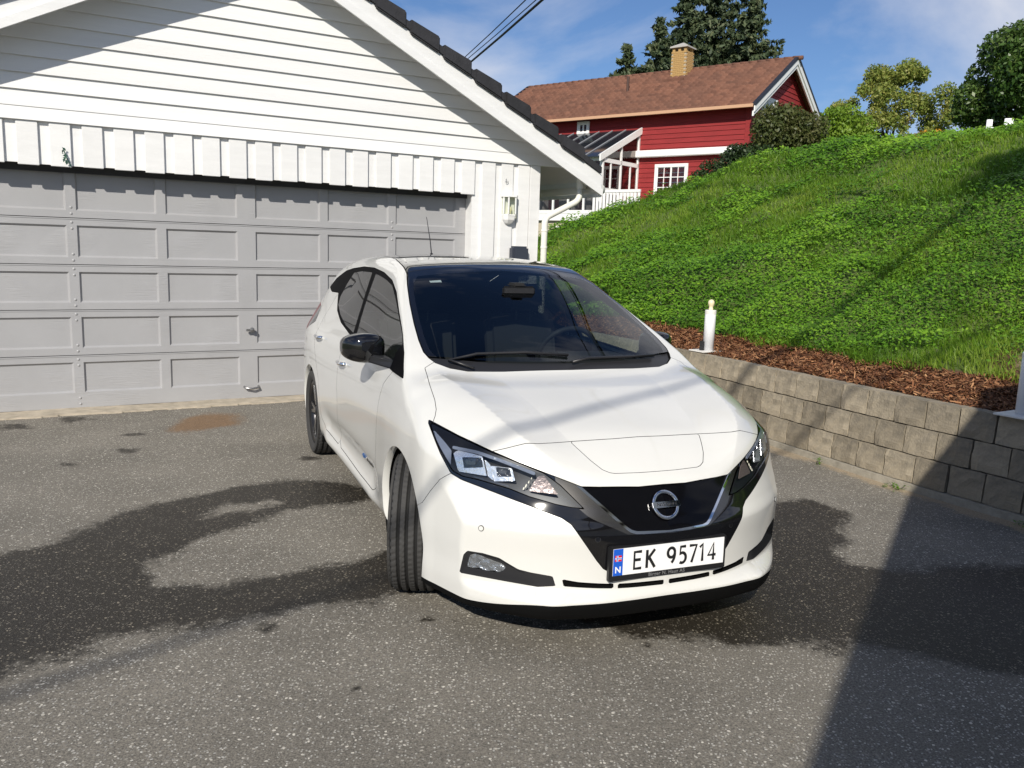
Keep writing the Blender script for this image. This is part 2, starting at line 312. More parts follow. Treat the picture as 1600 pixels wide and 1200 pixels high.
up = np.array([0, 0, .004])
V_ = np.stack([C_ - d1 - d2 * .6, C_ + d1 - d2 * .5, C_ + d1 * .9 + d2, C_ - d1 * .9 + d2 * .8], 1).reshape(-1, 3)
o = np_mesh('bark_mulch', V_, np.arange(N_ * 4).reshape(-1, 4), M_chip, smooth=False, kind='stuff'); tag(o, 'brown bark mulch bed behind the concrete block wall', 'mulch'); set_tint(o, rng.beta(1.6, 2.2, N_), 4)

# grass and leafy ground cover
M_grass = leaf_mat('grass_blade', (.065, .145, .012), (.150, .275, .020), (.28, .37, .055), trans=.45)
M_herb = leaf_mat('herb_leaf', (.052, .140, .011), (.130, .280, .017), (.23, .385, .030), trans=.30, rough=.42)
def leafy(L, Q):
    P = np.stack([L, Q], 1); v = .34 * vnoise(P, .8, 41) + .28 * vnoise(P, 2.2, 42)
    v = v + .38 * np.exp(-((L - 4.6) / 2.6) ** 2 - ((Q - 1.8) / 1.1) ** 2) + .36 * np.exp(-((L - 1.2) / 2.6) ** 2 - ((Q - 4.3) / 1.5) ** 2) - .12 * np.exp(-((L - 1.1) / 1.1) ** 2 - ((Q - 1.5) / .75) ** 2)
    return v
def scatter(N, f, lo=-5.5, hi=13.5, qlo=.72, qhi=9.5):
    L = rng.uniform(lo, hi, N); Q = qlo + (qhi - qlo) * rng.random(N) ** 1.25
    X, Y = xy(L, Q); dist = np.hypot(X, Y)
    e_ = .86 + (vnoise(np.stack([L, Q], 1), 2.5, 31) - .5) * .34
    keep = (rng.random(N) < np.clip(9.5 / dist, .35, 1)) & f(L, Q) & (Q > e_ + rng.normal(0, .04, N)) & (bare_f(L, Q) < rng.random(N) * .9 + .1) & (L < lc_(Q) + 1.5)
    return L[keep], Q[keep]
def blades(name, N, f, hmin, hmax, w0, m, tfun):
    L, Q = scatter(N, f); X, Y = xy(L, Q); k = len(L); P = np.stack([X, Y, hill_z(L, Q) - .01], 1); dist = np.hypot(X, Y)
    th = rng.uniform(0, 2 * np.pi, k); h = rng.uniform(hmin, hmax, k) * (.55 + .9 * vnoise(np.stack([L, Q], 1), 1.6, 51)); w = w0 * np.clip(dist / 9, .8, 1.8) * rng.uniform(.7, 1.3, k)
    side = np.stack([np.cos(th), np.sin(th), 0 * th], 1) * w[:, None]; lean = np.stack([-WQ[0] * .25 + rng.normal(0, .38, k), -WQ[1] * .25 + rng.normal(0, .38, k), np.ones(k)], 1); lean /= np.linalg.norm(lean, axis=1)[:, None]
    mid = P + lean * (h * .55)[:, None]; dr = np.stack([rng.normal(0, .5, k), rng.normal(0, .5, k), -rng.random(k) * .3 + .25], 1)
    tip = mid + (lean * .35 + dr * .4) * h[:, None]
    V = np.stack([P - side, P + side, mid + side * .7, tip, mid - side * .7], 1).reshape(-1, 3); b0 = np.arange(k)[:, None] * 5
    T = np.concatenate([b0 + [[0, 1, 2]], b0 + [[0, 2, 4]], b0 + [[4, 2, 3]]]).reshape(-1, 3)
    o = np_mesh(name, V, T, m, smooth=False, kind='stuff'); set_tint(o, tfun(L, Q, k), 5); return o
gtint = lambda L, Q, k: np.clip(.36 + .75 * (vnoise(np.stack([L, Q], 1), .9, 61) - .45) + .35 * (vnoise(np.stack([L, Q], 1), 3, 62) - .5) + rng.normal(0, .16, k) + .10 * sst(Q, 4, 6), 0, 1)
o = blades('hill_grass', 330000, lambda L, Q: leafy(L, Q) + rng.normal(0, .05, len(L)) < .47, .05, .13, .0048, M_grass, gtint); tag(o, 'long green grass growing on the slope above the mulch bed', 'grass')
def herbs(name, N):
    L, Q = scatter(N, lambda L, Q: leafy(L, Q) + rng.normal(0, .05, len(L)) > .36); X, Y = xy(L, Q); k = len(L); hz = .02 + .14 * rng.random(k) * (.35 + 1.2 * vnoise(np.stack([L, Q], 1), 2.6, 71))
    C = np.stack([X, Y, hill_z(L, Q) + hz], 1); nrm = np.stack([rng.normal(-.25, .45, k), rng.normal(-.35, .45, k), np.ones(k)], 1); nrm /= np.linalg.norm(nrm, axis=1)[:, None]
    th = rng.uniform(0, 2 * np.pi, k); t = np.stack([np.cos(th), np.sin(th), 0 * th], 1); t -= nrm * (t * nrm).sum(1)[:, None]; t /= np.linalg.norm(t, axis=1)[:, None]; s = np.cross(nrm, t)
    sz = rng.uniform(.012, .026, k) * np.clip(np.hypot(X, Y) / 10, .85, 1.6); sz = sz[:, None]
    V = np.stack([C - t * sz, C - t * sz * .1 + s * sz * .55 - nrm * sz * .1, C + t * sz * 1.1 - nrm * sz * .25, C - t * sz * .1 - s * sz * .55 - nrm * sz * .1], 1).reshape(-1, 3); b0 = np.arange(k)[:, None] * 4
    T = np.concatenate([b0 + [[0, 2, 1]], b0 + [[0, 3, 2]]]).reshape(-1, 3)
    o = np_mesh(name, V, T, M_herb, smooth=False, kind='stuff'); P = np.stack([L, Q], 1)
    set_tint(o, np.clip(.36 + .22 * (hz - .09) / .1 + .6 * (vnoise(P, 1.3, 72) - .45) + rng.normal(0, .17, k), 0, 1), 4); return o
o = herbs('leafy_ground_cover', 420000); tag(o, 'dense broad leafed weeds covering the middle of the slope', 'ground cover')
# ================================================================== garage (local x along the front to the right, -y towards the camera)
GAR = empty('garage', (0, 9.8984, 0), .52505)
tag(GAR, 'white timber clad garage with gable front and grey panelled door', 'garage')
M_white = mat('white_paint', (.745, .745, .735), .55, var=.05, vscale=3, bump=.12, bscale=25, stretch=(1, 1, 6)); M_whiteh = mat('white_paint_board', (.745, .745, .735), .5, var=.05, vscale=2, bump=.15, bscale=25, stretch=(.35, 1, 5)); random_tint(M_white, .035); random_tint(M_whiteh, .03)
M_dark = mat('shadow_gap', (.02, .02, .02), .9)
M_dgrey = mat('grey_door_paint', (.345, .345, .352), .45, var=.05, vscale=2.5, bump=.05, bscale=60)
def crackle(m, s):
    n, l, b = nodes(m); t = n.new('ShaderNodeTexCoord'); mp = n.new('ShaderNodeMapping'); mp.inputs['Scale'].default_value = (.7, 1, 14); l.new(t.outputs['Object'], mp.inputs[0])
    z = n.new('ShaderNodeTexNoise'); z.inputs['Scale'].default_value = 6; z.inputs['Detail'].default_value = 4; z.inputs['Distortion'].default_value = 1.5; l.new(mp.outputs[0], z.inputs['Vector'])
    msk = n.new('ShaderNodeTexNoise'); msk.inputs['Scale'].default_value = 2.2; msk.inputs['Detail'].default_value = 1; l.new(t.outputs['Object'], msk.inputs['Vector'])
    r = n.new('ShaderNodeValToRGB'); r.color_ramp.elements[0].position = .50; r.color_ramp.elements[1].position = .66; l.new(msk.outputs['Fac'], r.inputs['Fac'])
    k = n.new('ShaderNodeMath'); k.operation = 'MULTIPLY'; l.new(z.outputs['Fac'], k.inputs[0]); l.new(r.outputs['Color'], k.inputs[1])
    bp = n.new('ShaderNodeBump'); bp.inputs['Strength'].default_value = s; bp.inputs['Distance'].default_value = .02; l.new(k.outputs[0], bp.inputs['Height']); l.new(bp.outputs[0], b.inputs['Normal'])
crackle(M_dgrey, .28)
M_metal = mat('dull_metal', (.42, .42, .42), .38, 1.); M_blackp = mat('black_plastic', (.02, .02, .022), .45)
DX0, DX1, DC = -5.46, -.683, -3.0715
zs = [.02, .506, .920, 1.327, 1.739, 2.30]
# panel columns, right half then mirrored
st = [(-.683, -.803), (-1.511, -1.591), (-2.256, -2.336), (-2.985, None)]
cols = [(st[1][0], st[0][1]), (st[2][0], st[1][1]), (st[3][0], st[2][1])]
cols += [(2 * DC - c1, 2 * DC - c0) for c0, c1 in cols]
# shift so that the left stiles sit where the right-hand side mirrors to
for i in range(5):
    z0, z1 = zs[i] + (.003 if i else 0), zs[i + 1] - .003; rb = .14 if i == 0 else .062; rtp = .062
    fr = MB(); xs = sorted(set([DX0] + [v for c in cols for v in c] + [DX1]))
    for a, c in zip(xs[:-1], xs[1:]):
        if any(abs(a - q0) < 1e-6 and abs(c - q1) < 1e-6 for q0, q1 in cols):
            fr.box(a, c, -.012, .03, z0, z0 + rb); fr.box(a, c, -.012, .03, z1 - rtp, z1)
        else: fr.box(a, c, -.012, .03, z0, z1)
    sec = fr.build('door_section', M_dgrey, GAR)
    lipm = MB().box(DX0, DX1, -.016, .0, z1 - .010, z1 - .001).build('section_joint', M_dgrey, sec)
    for q0, q1 in cols:
        pm = MB(); a0, a1, b0, b1 = q0, q1, z0 + rb, z1 - rtp; k = .016
        pm.add([(a0, -.012, b0), (a1, -.012, b0), (a1, -.012, b1), (a0, -.012, b1), (a0 + k, .010, b0 + k), (a1 - k, .010, b0 + k), (a1 - k, .010, b1 - k), (a0 + k, .010, b1 - k)],
               [(0, 1, 5, 4), (1, 2, 6, 5), (2, 3, 7, 6), (3, 0, 4, 7), (4, 5, 6, 7)])
        pm.build('panel', M_dgrey, sec, fix=False)
    for xb in (st[1][0] - .04, 2 * DC - st[1][0] + .04):
        for zb in (z0 + .035, z0 + .09, z1 - .09, z1 - .035):
            MB().lathe([(0, -.018), (.010, -.016), (.014, -.011)], 8, 'y', (xb, 0, zb)).build('bolt', M_dgrey, sec, smooth=True)
hd = MB().lathe([(0, -.075), (.022, -.072), (.026, -.055), (.018, -.045), (.012, -.03), (.012, -.012)], 14, 'y', (-3.045, 0, .712)).box(-3.10, -3.03, -.07, -.05, .70, .722); hd.build('door_handle', M_metal, GAR, smooth=False)
MB().tube([(-3.12, -.012, .135), (-3.11, -.05, .125), (-3.05, -.06, .118), (-2.99, -.05, .125), (-2.98, -.012, .135)], .011, 8).build('pull_handle', M_metal, GAR, smooth=True)
# jambs, soffit over the door and inside darkness
jm = MB().box(DX1 + .003, -.600, -.18, .06, 0, 2.3).build('jamb', M_white, GAR)
MB().box(-5.545, DX0 - .003, -.18, .06, 0, 2.3).build('jamb', M_white, GAR)
MB().box(-5.6, -.58, -.175, .10, 2.19, 2.30).build('lintel', M_white, GAR)
MB().box(DX0, DX1, -.045, -.035, 2.125, 2.189).build('header_shade_strip', M_blackp, GAR)  # black strip added below the lintel to deepen the shade over the door
MB().box(-5.6, -.55, .06, .10, 0, 2.3).build('backing', M_dark, GAR)
M_conc = mat('concrete_sill', (.46, .40, .31), .9, var=.3, vscale=9, bump=.4, bscale=90)
sm = MB(); xs = np.linspace(-6.2, .1, 50)
for a, c in zip(xs[:-1], xs[1:]):
    j = .012 * math.sin(a * 9) + .01 * math.sin(a * 23)
    sm.box(a, c, -.30 + j, .02, -.02, .019 + .003 * math.sin(a * 5))
sm.build('threshold', M_conc, GAR)
# the wall behind the boards
MB().box(-6.25, -5.545, -.175, .02, 0, 2.56).box(-.598, .115, -.175, .02, 0, 2.56).box(-5.545, -.598, -.175, .02, 2.301, 2.56).build('wall', M_white, GAR)
# vertical board on board
edges = [-5.073 - .2505 * k for k in range(5)][::-1] + [-4.82, -4.576, -4.328, -4.08, -3.83, -3.587, -3.346, -3.104, -2.862, -2.622, -2.381, -2.14, -1.9, -1.653, -1.41, -1.177, -.928]
bd_under = []
for e in edges:                                       # e is the right edge of a proud board above the door
    lo = 0 if e < -5.6 else 2.166 + .004 * math.sin(e * 7)
    MB().box(e - .160, e, -.222, -.199, lo, 2.526).build('board', M_white, GAR, bevel=.003)
    MB().box(e - .02, e + .110, -.198, -.174, lo + (.012 if lo else 0), 2.526).build('under_board', M_white, GAR)
for e, wd_ in ((-.681, .160), (-.426, .165), (-.2, .150)):
    lo = 2.160 if e < -.6 else 0
    MB().box(e - wd_, e, -.222, -.199, lo, 2.526).build('board', M_white, GAR, bevel=.003)
for a, c, lo in ((-.700, -.572, 0), (-.45, -.335, 0), (-.22, -.12, 0)):
    MB().box(a, c, -.198, -.174, lo, 2.526).build('under_board', M_white, GAR)
MB().box(-.14, .012, -.222, -.199, 0, 2.526).build('board', M_white, GAR, bevel=.003)
MB().box(.018, .147, -.230, -.199, 0, 2.526).build('corner_board', M_white, GAR, bevel=.003); MB().box(.118, .147, -.198, 4., 0, 2.5).build('side_wall', M_white, GAR)
MB().box(-6.28, -6.25, -.198, 4., 0, 2.5).build('side_wall', M_white, GAR)
# gable: lapped horizontal boards under the rake (lower rake line z = RZ - .507*|x-RC|)
RC, RZ, RS = -3.05, 4.18, .507
zl = [2.527, 2.638]
while zl[-1] < 4.35: zl.append(zl[-1] + .1345)
for i in range(len(zl) - 1):
    z0, z1 = zl[i], zl[i + 1] + .012
    hw0 = (RZ + .12 - z0) / RS; hw1 = (RZ + .12 - z1) / RS
    if hw1 <= .05: break
    pr = -.226 if i == 0 else -.213
    yb, yt = pr - .014, pr + .009
    x0, x1, x2, x3 = max(RC - hw0, -6.28), min(RC + hw0, 1.0 if i else .80), min(RC + hw1, 1.0), max(RC - hw1, -6.28)
    m_ = MB().add([(x0, yb, z0), (x1, yb, z0), (x2, yt, z1), (x3, yt, z1), (x0, -.175, z0), (x1, -.175, z0), (x2, -.175, z1), (x3, -.175, z1)],
                  [(0, 1, 2, 3), (4, 7, 6, 5), (0, 4, 5, 1), (1, 5, 6, 2), (2, 6, 7, 3), (3, 7, 4, 0)])
    m_.build('siding_board', M_whiteh, GAR)
# roof: decks, soffits, barge boards, verge tiles
M_tile = mat('black_concrete_tile', (.022, .022, .026), .75, var=.35, vscale=9, bump=.35, bscale=50); random_tint(M_tile, .2)
YF = -.50                                             # front plane of the barge boards
def rake(sx, t0, t1, lo, hi, y0, y1):
    """slab along a rake: sx +1 right side, horizontal run t0..t1 from the ridge, between heights lo..hi above the lower rake line"""
    vs = []
    for y in (y0, y1):
        for t, h in ((t0, lo), (t1, lo), (t1, hi), (t0, hi)): vs.append((RC + sx * t, y, RZ - RS * t + h))
    return MB().add(vs, [(0, 1, 2, 3), (4, 7, 6, 5), (0, 4, 5, 1), (1, 5, 6, 2), (2, 6, 7, 3), (3, 7, 4, 0)])
TE = 3.86
for sx in (1, -1):
    rake(sx, 0, TE, .070, .232, YF, YF + .024).build('barge_board', M_whiteh, GAR)
    rake(sx, 0, TE + .005, .0, .078, YF - .022, YF + .004).build('barge_batten', M_whiteh, GAR)
    rake(sx, 0, TE, .165, .20, YF + .026, 5.2).build('soffit', M_white, GAR)
    rake(sx, 0, TE - .03, .235, .305, YF - .03, 5.2).build('roof_deck', M_tile, GAR)
    MB().box(*(sorted((RC + sx * (TE - .01), RC + sx * (TE + .02)))), YF + .03, 5.2, RZ - RS * TE - .01, RZ - RS * TE + .21).build('fascia', M_whiteh, GAR)
    k = 0; t = .02
    while t < TE - .30:
        t1 = t + .315; l0, h0 = .215, .345
        # each tile: tilted shell whose lower end rides on the next one
        vs = []
        for y in (YF - .045, YF + .30):
            for tt, lo, hi in ((t, .205, .335), (t1, .222, .375)):
                vs += [(RC + sx * tt, y, RZ - RS * tt + lo), (RC + sx * tt, y, RZ - RS * tt + hi)]
        m_ = MB().add(vs, [(0, 2, 3, 1), (4, 5, 7, 6), (0, 1, 5, 4), (2, 6, 7, 3), (1, 3, 7, 5), (0, 4, 6, 2)])
        m_.build('roof_tile', M_tile, GAR, bevel=.012); t += .361; k += 1
# gutter outlet and down pipe at the right-hand corner
M_pipe = mat('cream_metal_pipe', (.74, .73, .66), .4)
def bend(pts, r=.12, n_=7):
    out = [Vector(pts[0])]
    for a, c, e in zip(pts[:-2], pts[1:-1], pts[2:]):
        a, c, e = Vector(a), Vector(c), Vector(e); p = c + (a - c).normalized() * min(r, (a - c).length * .45); q = c + (e - c).normalized() * min(r, (e - c).length * .45)
        for k in range(n_ + 1):
            t = k / n_; out.append(p * (1 - t) ** 2 + c * 2 * t * (1 - t) + q * t * t)
    return out + [Vector(pts[-1])]
dp = MB().tube(bend([(.66, -.30, 2.42), (.64, -.30, 2.17), (.200, -.275, 1.95), (.200, -.275, .06)], .07), .036, 14).build('down_pipe', M_pipe, GAR, smooth=True)
for z in (1.93 - .12, 1.62): MB().lathe([(.040, -.01), (.040, .01), (.035, .012), (.035, -.012)], 14, 'z', (.200, -.275, z)).build('pipe_joint', M_pipe, dp, smooth=False)
MB().tube([(.84, YF + .05, 2.30), (.84, 5.2, 2.30)], .06, 10).build('gutter', M_pipe, GAR, smooth=True)
MB().lathe([(.055, 2.30), (.055, 2.42), (.075, 2.45)], 14, 'z', (.66, -.30, 0)).build('gutter_outlet', M_pipe, GAR, smooth=True)
# wall lantern
LAMP = empty('wall_lantern'); LAMP.matrix_world = GAR.matrix_world; LAMP.location = Matrix.Rotation(.52505, 4, 'Z') @ Vector((-.258, -.222, 1.86)) + Vector((0, 9.8984, 0)); LAMP.rotation_euler = (0, 0, .52505)
tag(LAMP, 'small white half round lantern on the garage pier above the grey box', 'lantern')
M_lw = mat('lantern_white', (.82, .82, .80), .35); M_lg = thin_glass('lantern_glass', (.86, .88, .80))
hexp = lambda r, rd: [(-r, -.002), (-r, -rd * .5), (-r * .55, -rd), (r * .55, -rd), (r, -rd * .5), (r, -.002)]
MB().prism(hexp(.094, .105), 'z', .298, .318).build('cap', M_lw, LAMP); MB().prism(hexp(.080, .092), 'z', .095, .110).build('collar', M_lw, LAMP)
hb = MB()
for i, (h0, r0) in enumerate([(0, .02), (.015, .045), (.05, .070), (.094, .080)][:-1]):
    h1, r1 = [(0, .02), (.015, .045), (.05, .070), (.094, .080)][i + 1]; p0, p1 = hexp(r0, r0 * 1.1), hexp(r1, r1 * 1.1)
    hb.add([(x, y, h0) for x, y in p0] + [(x, y, h1) for x, y in p1], [(j, (j + 1) % 6, 6 + (j + 1) % 6, 6 + j) for j in range(6)] + ([tuple(range(6))[::-1]] if i == 0 else []))
hb.build('base_bowl', M_lw, LAMP); MB().box(-.075, .075, -.010, -.001, .110, .298).build('back_plate', M_lw, LAMP)
hp = hexp(.080, .092)
for j in range(1, 5):
    x, y = hp[j]; MB().box(x - .007, x + .007, y - .006, y + .006, .110, .298).build('post', M_lw, LAMP)
for j in range(0, 5):
    (x0, y0), (x1, y1) = hp[j], hp[j + 1]; MB().quad((x0, y0, .110), (x1, y1, .110), (x1, y1, .298), (x0, y0, .298)).build('pane', M_lg, LAMP, fix=False)
MB().lathe([(0, .20), (.018, .19), (.024, .16), (.014, .125), (.012, .11)], 12, 'z', (0, -.045, 0)).build('bulb', mat('bulb_cream', (.75, .70, .5), .3), LAMP, smooth=True)
# charging box, hook and sprig
def at_gar(o, x, y, z): o.location = Matrix.Rotation(.52505, 4, 'Z') @ Vector((x, y, z)) + Vector((0, 9.8984, 0)); o.rotation_euler = (0, 0, .52505); return o
CB = at_gar(empty('charging_box'), -.130, -.222, 1.40); tag(CB, 'dark grey rounded box mounted low on the white garage pier', 'wall box')
M_box = mat('slate_plastic', (.035, .042, .06), .5)
bx = MB().box(-.104, .104, -.11, -.001, -.10, .223).build('housing', M_box, CB, bevel=.022); MB().box(-.085, .085, -.118, -.1105, -.06, .19).build('cover', M_box, CB, bevel=.003)
HK = at_gar(tag(MB().tube([(0, 0, .02), (-.008, -.02, .02), (-.02, -.02, 0), (-.008, -.02, -.022), (.012, -.02, -.015), (.014, -.02, .0)], .0035, 6).build('hook', M_metal, None, smooth=True), 'tiny metal hook on the board above the wall lantern', 'hook'), -.292, -.222, 2.334)
SPR = at_gar(empty('ivy_sprig'), -4.614, -.226, 2.19); tag(SPR, 'small green sprig poking out of the boards above the garage door', 'sprig')
M_sprig = mat('sprig_green', (.03, .09, .06), .6); MB().tube([(.03, .0, -.02), (.0, -.02, .05), (-.02, -.02, .11)], .005, 6).build('stem', M_sprig, SPR)
for k in range(7):
    c = Vector((-.02 + random.uniform(-.012, .035), -.025, .12 - k * .018)); t = Vector((random.uniform(-1, 1), -.3, random.uniform(-.2, 1))).normalized() * .022; s_ = t.cross(Vector((0, 1, 0))) * .5
    MB().quad(c - t, c + s_, c + t, c - s_).build('leaf', M_sprig, SPR, fix=False)
# ================================================================== concrete block wall
M_block = mat('split_concrete_block', (.43, .365, .265), .93, col2=(.25, .215, .16), vscale=9, bump=.6, bscale=70)
n, l, b = nodes(M_block); obj = n.new('ShaderNodeTexCoord').outputs['Object']
c_ = b.inputs['Base Color'].links[0].from_socket
oi = n.new('ShaderNodeObjectInfo')
c_ = nmix(nmath('MULTIPLY', nramp(nnoise(5, 5, .6), .42, .62, (0, 0, 0), (1, 1, 1)), .7), c_, (.115, .105, .085))
c_ = nmix(nramp(nnoise(160, 3, .7), .62, .74, (0, 0, 0), (1, 1, 1)), c_, (.42, .39, .33))
hs = n.new('ShaderNodeHueSaturation'); l.new(c_, hs.inputs['Color']); mr = n.new('ShaderNodeMapRange'); mr.inputs[3].default_value = .72; mr.inputs[4].default_value = 1.22; l.new(oi.outputs['Random'], mr.inputs[0]); l.new(mr.outputs[0], hs.inputs['Value'])
l.new(hs.outputs[0], b.inputs['Base Color'])
WALL = empty('retaining_wall', (WA[0], WA[1], 0)); tag(WALL, 'low curved retaining wall of three courses of concrete blocks', 'wall')
wpath = [(5.1, 2.1), (4.55, 2.95), (4.05, 3.8), (3.63, 4.5), (3.24, 5.2), (2.98, 5.60), (2.76, 6.02), (2.50, 6.58), (2.20, 7.24), (1.90, 7.95), (1.58, 8.62), (1.22, 9.30), (.85, 9.95), (.5, 10.5)]
wp = np.array(wpath); sl = np.r_[0, np.cumsum(np.hypot(*np.diff(wp, axis=0).T))]; ss = np.linspace(0, sl[-1], 400)
wx, wy = np.interp(ss, sl, wp[:, 0]), np.interp(ss, sl, wp[:, 1])
kx = np.ones(31) / 31; wx[15:-15] = np.convolve(wx, kx, 'valid'); wy[15:-15] = np.convolve(wy, kx, 'valid'); ss = np.r_[0, np.cumsum(np.hypot(np.diff(wx), np.diff(wy)))]
def wall_at(s):
    x, y = np.interp(s, ss, wx), np.interp(s, ss, wy); x2, y2 = np.interp(s + .05, ss, wx), np.interp(s + .05, ss, wy); x1, y1 = np.interp(s - .05, ss, wx), np.interp(s - .05, ss, wy)
    return x, y, math.atan2(y2 - y1, x2 - x1)
BW, BH = .252, .198
variants = []
for k in range(9):
    r_ = random.Random(k); bm = bmesh.new(); nx_, nz_ = 5, 4
    hw = BW / 2 - .006; grid = []
    for j in range(nz_ + 1):
        row = []
        for i in range(nx_ + 1):
            ed_ = (i in (0, nx_)) or (j in (0, nz_)); y = -.0 + (.003 if ed_ else 0) + r_.uniform(-.0055, .0055)
            row.append(bm.verts.new((-hw + 2 * hw * i / nx_ + (r_.uniform(-.0025, .0025) if ed_ else 0), -y + .0 if False else y, .003 + (BH - .007) * j / nz_ + (r_.uniform(-.0025, .0025) if ed_ else 0))))
        grid.append(row)
    for j in range(nz_):
        for i in range(nx_): bm.faces.new((grid[j][i], grid[j][i + 1], grid[j + 1][i + 1], grid[j + 1][i]))
    back = [bm.verts.new(p) for p in ((-hw * .93, .22, .003), (hw * .93, .22, .003), (hw * .93, .22, BH - .003), (-hw * .93, .22, BH - .003))]
    bm.faces.new([back[0]] + [back[1]] + [grid[0][i] for i in range(nx_, -1, -1)]); bm.faces.new([back[3], back[2]][::-1] + [grid[nz_][i] for i in range(nx_ + 1)][::1])
    bm.faces.new([back[0], back[3]] + [grid[j][0] for j in range(nz_, -1, -1)]); bm.faces.new([back[1], back[2]] + [grid[j][nx_] for j in range(nz_, -1, -1)]); bm.faces.new(back)
    bmesh.ops.recalc_face_normals(bm, faces=bm.faces[:]); me = bpy.data.meshes.new('block'); bm.to_mesh(me); bm.free(); me.materials.append(M_block); variants.append(me)
for c in range(3):
    s = .15 + (BW / 2 if c % 2 else 0); z = .055 + c * BH
    while s < ss[-1] - .2:
        x, y, a = wall_at(s); o = bpy.data.objects.new('block', random.choice(variants)); COL.objects.link(o); o.parent = WALL
        # local -y of the block faces the drive: wall runs along a, drive lies to its left
        off = .028 * (c - 1) + random.uniform(-.003, .003); nx_, ny_ = math.sin(a), -math.cos(a)
        o.location = (x + nx_ * off - WA[0], y + ny_ * off - WA[1], z); o.rotation_euler = (random.uniform(-.008, .008) + math.radians(-4), 0, a + math.pi + random.uniform(-.012, .012)); s += BW
M_found = mat('wall_footing', (.36, .33, .27), .95, var=.3, vscale=12, bump=.5, bscale=80)
fm = MB(); m_ = 120
for i in range(m_):
    s0, s1 = ss[-1] * i / m_, ss[-1] * (i + 1) / m_; q = []
    for s in (s0, s1):
        x, y, a = wall_at(s); nx_, ny_ = math.sin(a), -math.cos(a); q.append(((x - nx_ * .050 - WA[0], y - ny_ * .050 - WA[1]), (x + nx_ * .20 - WA[0], y + ny_ * .20 - WA[1])))
    fm.add([(*q[0][0], -.02), (*q[1][0], -.02), (*q[1][1], -.02), (*q[0][1], -.02), (*q[0][0], .052), (*q[1][0], .052), (*q[1][1], .052), (*q[0][1], .052)], [(0, 1, 5, 4), (4, 5, 6, 7), (2, 3, 7, 6), (0, 4, 7, 3), (1, 2, 6, 5)])
fm.build('footing', M_found, WALL)
# weeds at the foot of the wall
M_weed = leaf_mat('weed_leaf', (.03, .08, .012), (.08, .19, .02), (.16, .30, .03), trans=.3)
def tuft(name, label, loc, r, n_leaf, h, m=None, group=None):
    V, T, t_ = [], [], []
    for k in range(n_leaf):
        a = random.uniform(0, 2 * math.pi); rr = r * random.random(); c = Vector((rr * math.cos(a), rr * math.sin(a), random.uniform(.005, h))); t = Vector((math.cos(a) + random.uniform(-.7, .7), math.sin(a) + random.uniform(-.7, .7), random.uniform(-.1, .8))).normalized() * random.uniform(.006, .015); s_ = t.cross(Vector((0, 0, 1))).normalized() * t.length * .45
        b0 = len(V); V += [c - t, c + s_, c + t * 1.1, c - s_]; T.append((b0, b0 + 1, b0 + 2, b0 + 3)); t_.append(random.random())
    o = np_mesh(name, np.array([tuple(v) for v in V]), np.array(T), m or M_weed, smooth=False); o.location = loc; set_tint(o, t_, 4); tag(o, label, 'weed', group); return o
for (s, r, nl, h, lab) in [(5.07, .045, 34, .05, 'bright little weed at the foot of the block wall in the sun'), (4.35, .10, 60, .04, 'low weed patch at the foot of the block wall just inside the shadow'), (3.45, .12, 60, .035, 'low dark weed patch at the wall foot deep in the shadow')]:
    x, y, a = wall_at(s + .0); tuft('weed', lab, (x - math.sin(a) * .12, y + math.cos(a) * .12, .004), r, nl, h)

# ================================================================== candle lamps on the wall
M_candle = mat('white_plastic_tube', (.80, .81, .83), .4, var=.04, vscale=3); M_flame = mat('cream_flame_bulb', (.78, .68, .45), .35); M_plate = mat('white_base_plate', (.74, .72, .68), .6)
def candle(loc, rz, label, box=True):
    e = empty('candle_lamp', loc, rz); tag(e, label, 'garden lamp', 'candle lamps on the block wall')
    MB().box(-.15, .13, -.085, .12, 0, .012).build('base_plate', M_plate, e, bevel=.003)
    MB().lathe([(0, .012), (.054, .012), (.054, .405), (.050, .410), (0, .410)], 28, 'z').build('tube', M_candle, e, smooth=False).data.polygons.foreach_set('use_smooth', [True] * 0 or [True] * (28 * 4))
    MB().lathe([(.0555, .375), (.0555, .407), (.052, .413), (0, .413)], 28, 'z').build('rim', M_plate, e)
    MB().lathe([(.022, .413), (.022, .432), (.018, .438), (.022, .452), (.030, .470), (.032, .485), (.028, .502), (.016, .514), (0, .518)], 18, 'z').build('flame_bulb', M_flame, e, smooth=True)
    if box: MB().box(-.085, -.052, .0, .035, .012, .10).build('cable_box', M_blackp, e)
    return e
candle((1.945, 8.34, .650), .55, 'white candle shaped garden lamp on the wall right behind the car')
candle((3.31, 5.33, .650), .55, 'white candle shaped lamp cut off by the right edge of the photo', False)

# ================================================================== red house on the hill (local x along the ridge to the right, -y towards the drive)
HS = empty('red_house', (9.78, 31.54, 0), math.radians(-38.03)); tag(HS, 'red timber house with brown tiled roof on the hill', 'house')
M_red = mat('falu_red_board', (.26, .018, .019), .75, var=.18, vscale=5, stretch=(.3, 1, 2)); M_hw = mat('house_white_trim', (.80, .80, .78), .5)
M_beige = mat('beige_plinth', (.50, .44, .33), .9, var=.1, vscale=3); M_win = thin_glass('house_window_glass', (.62, .65, .68)); M_winback = mat('window_dark', (.035, .04, .045), .6); M_curtain = mat('curtain_white', (.72, .74, .78), .8)
def lapped(mb, u0, u1, y, z0, z1, step, along='x'):
    """lapped boards: one profile mesh"""
    z = z0
    while z < z1:
        zz = min(z + step, z1)
        if along == 'x': mb.add([(u0, y - .03, z), (u1, y - .03, z), (u1, y - .006, zz), (u0, y - .006, zz), (u1, y, z), (u0, y, z)], [(0, 1, 2, 3), (0, 5, 4, 1)])
        z = zz
    return mb
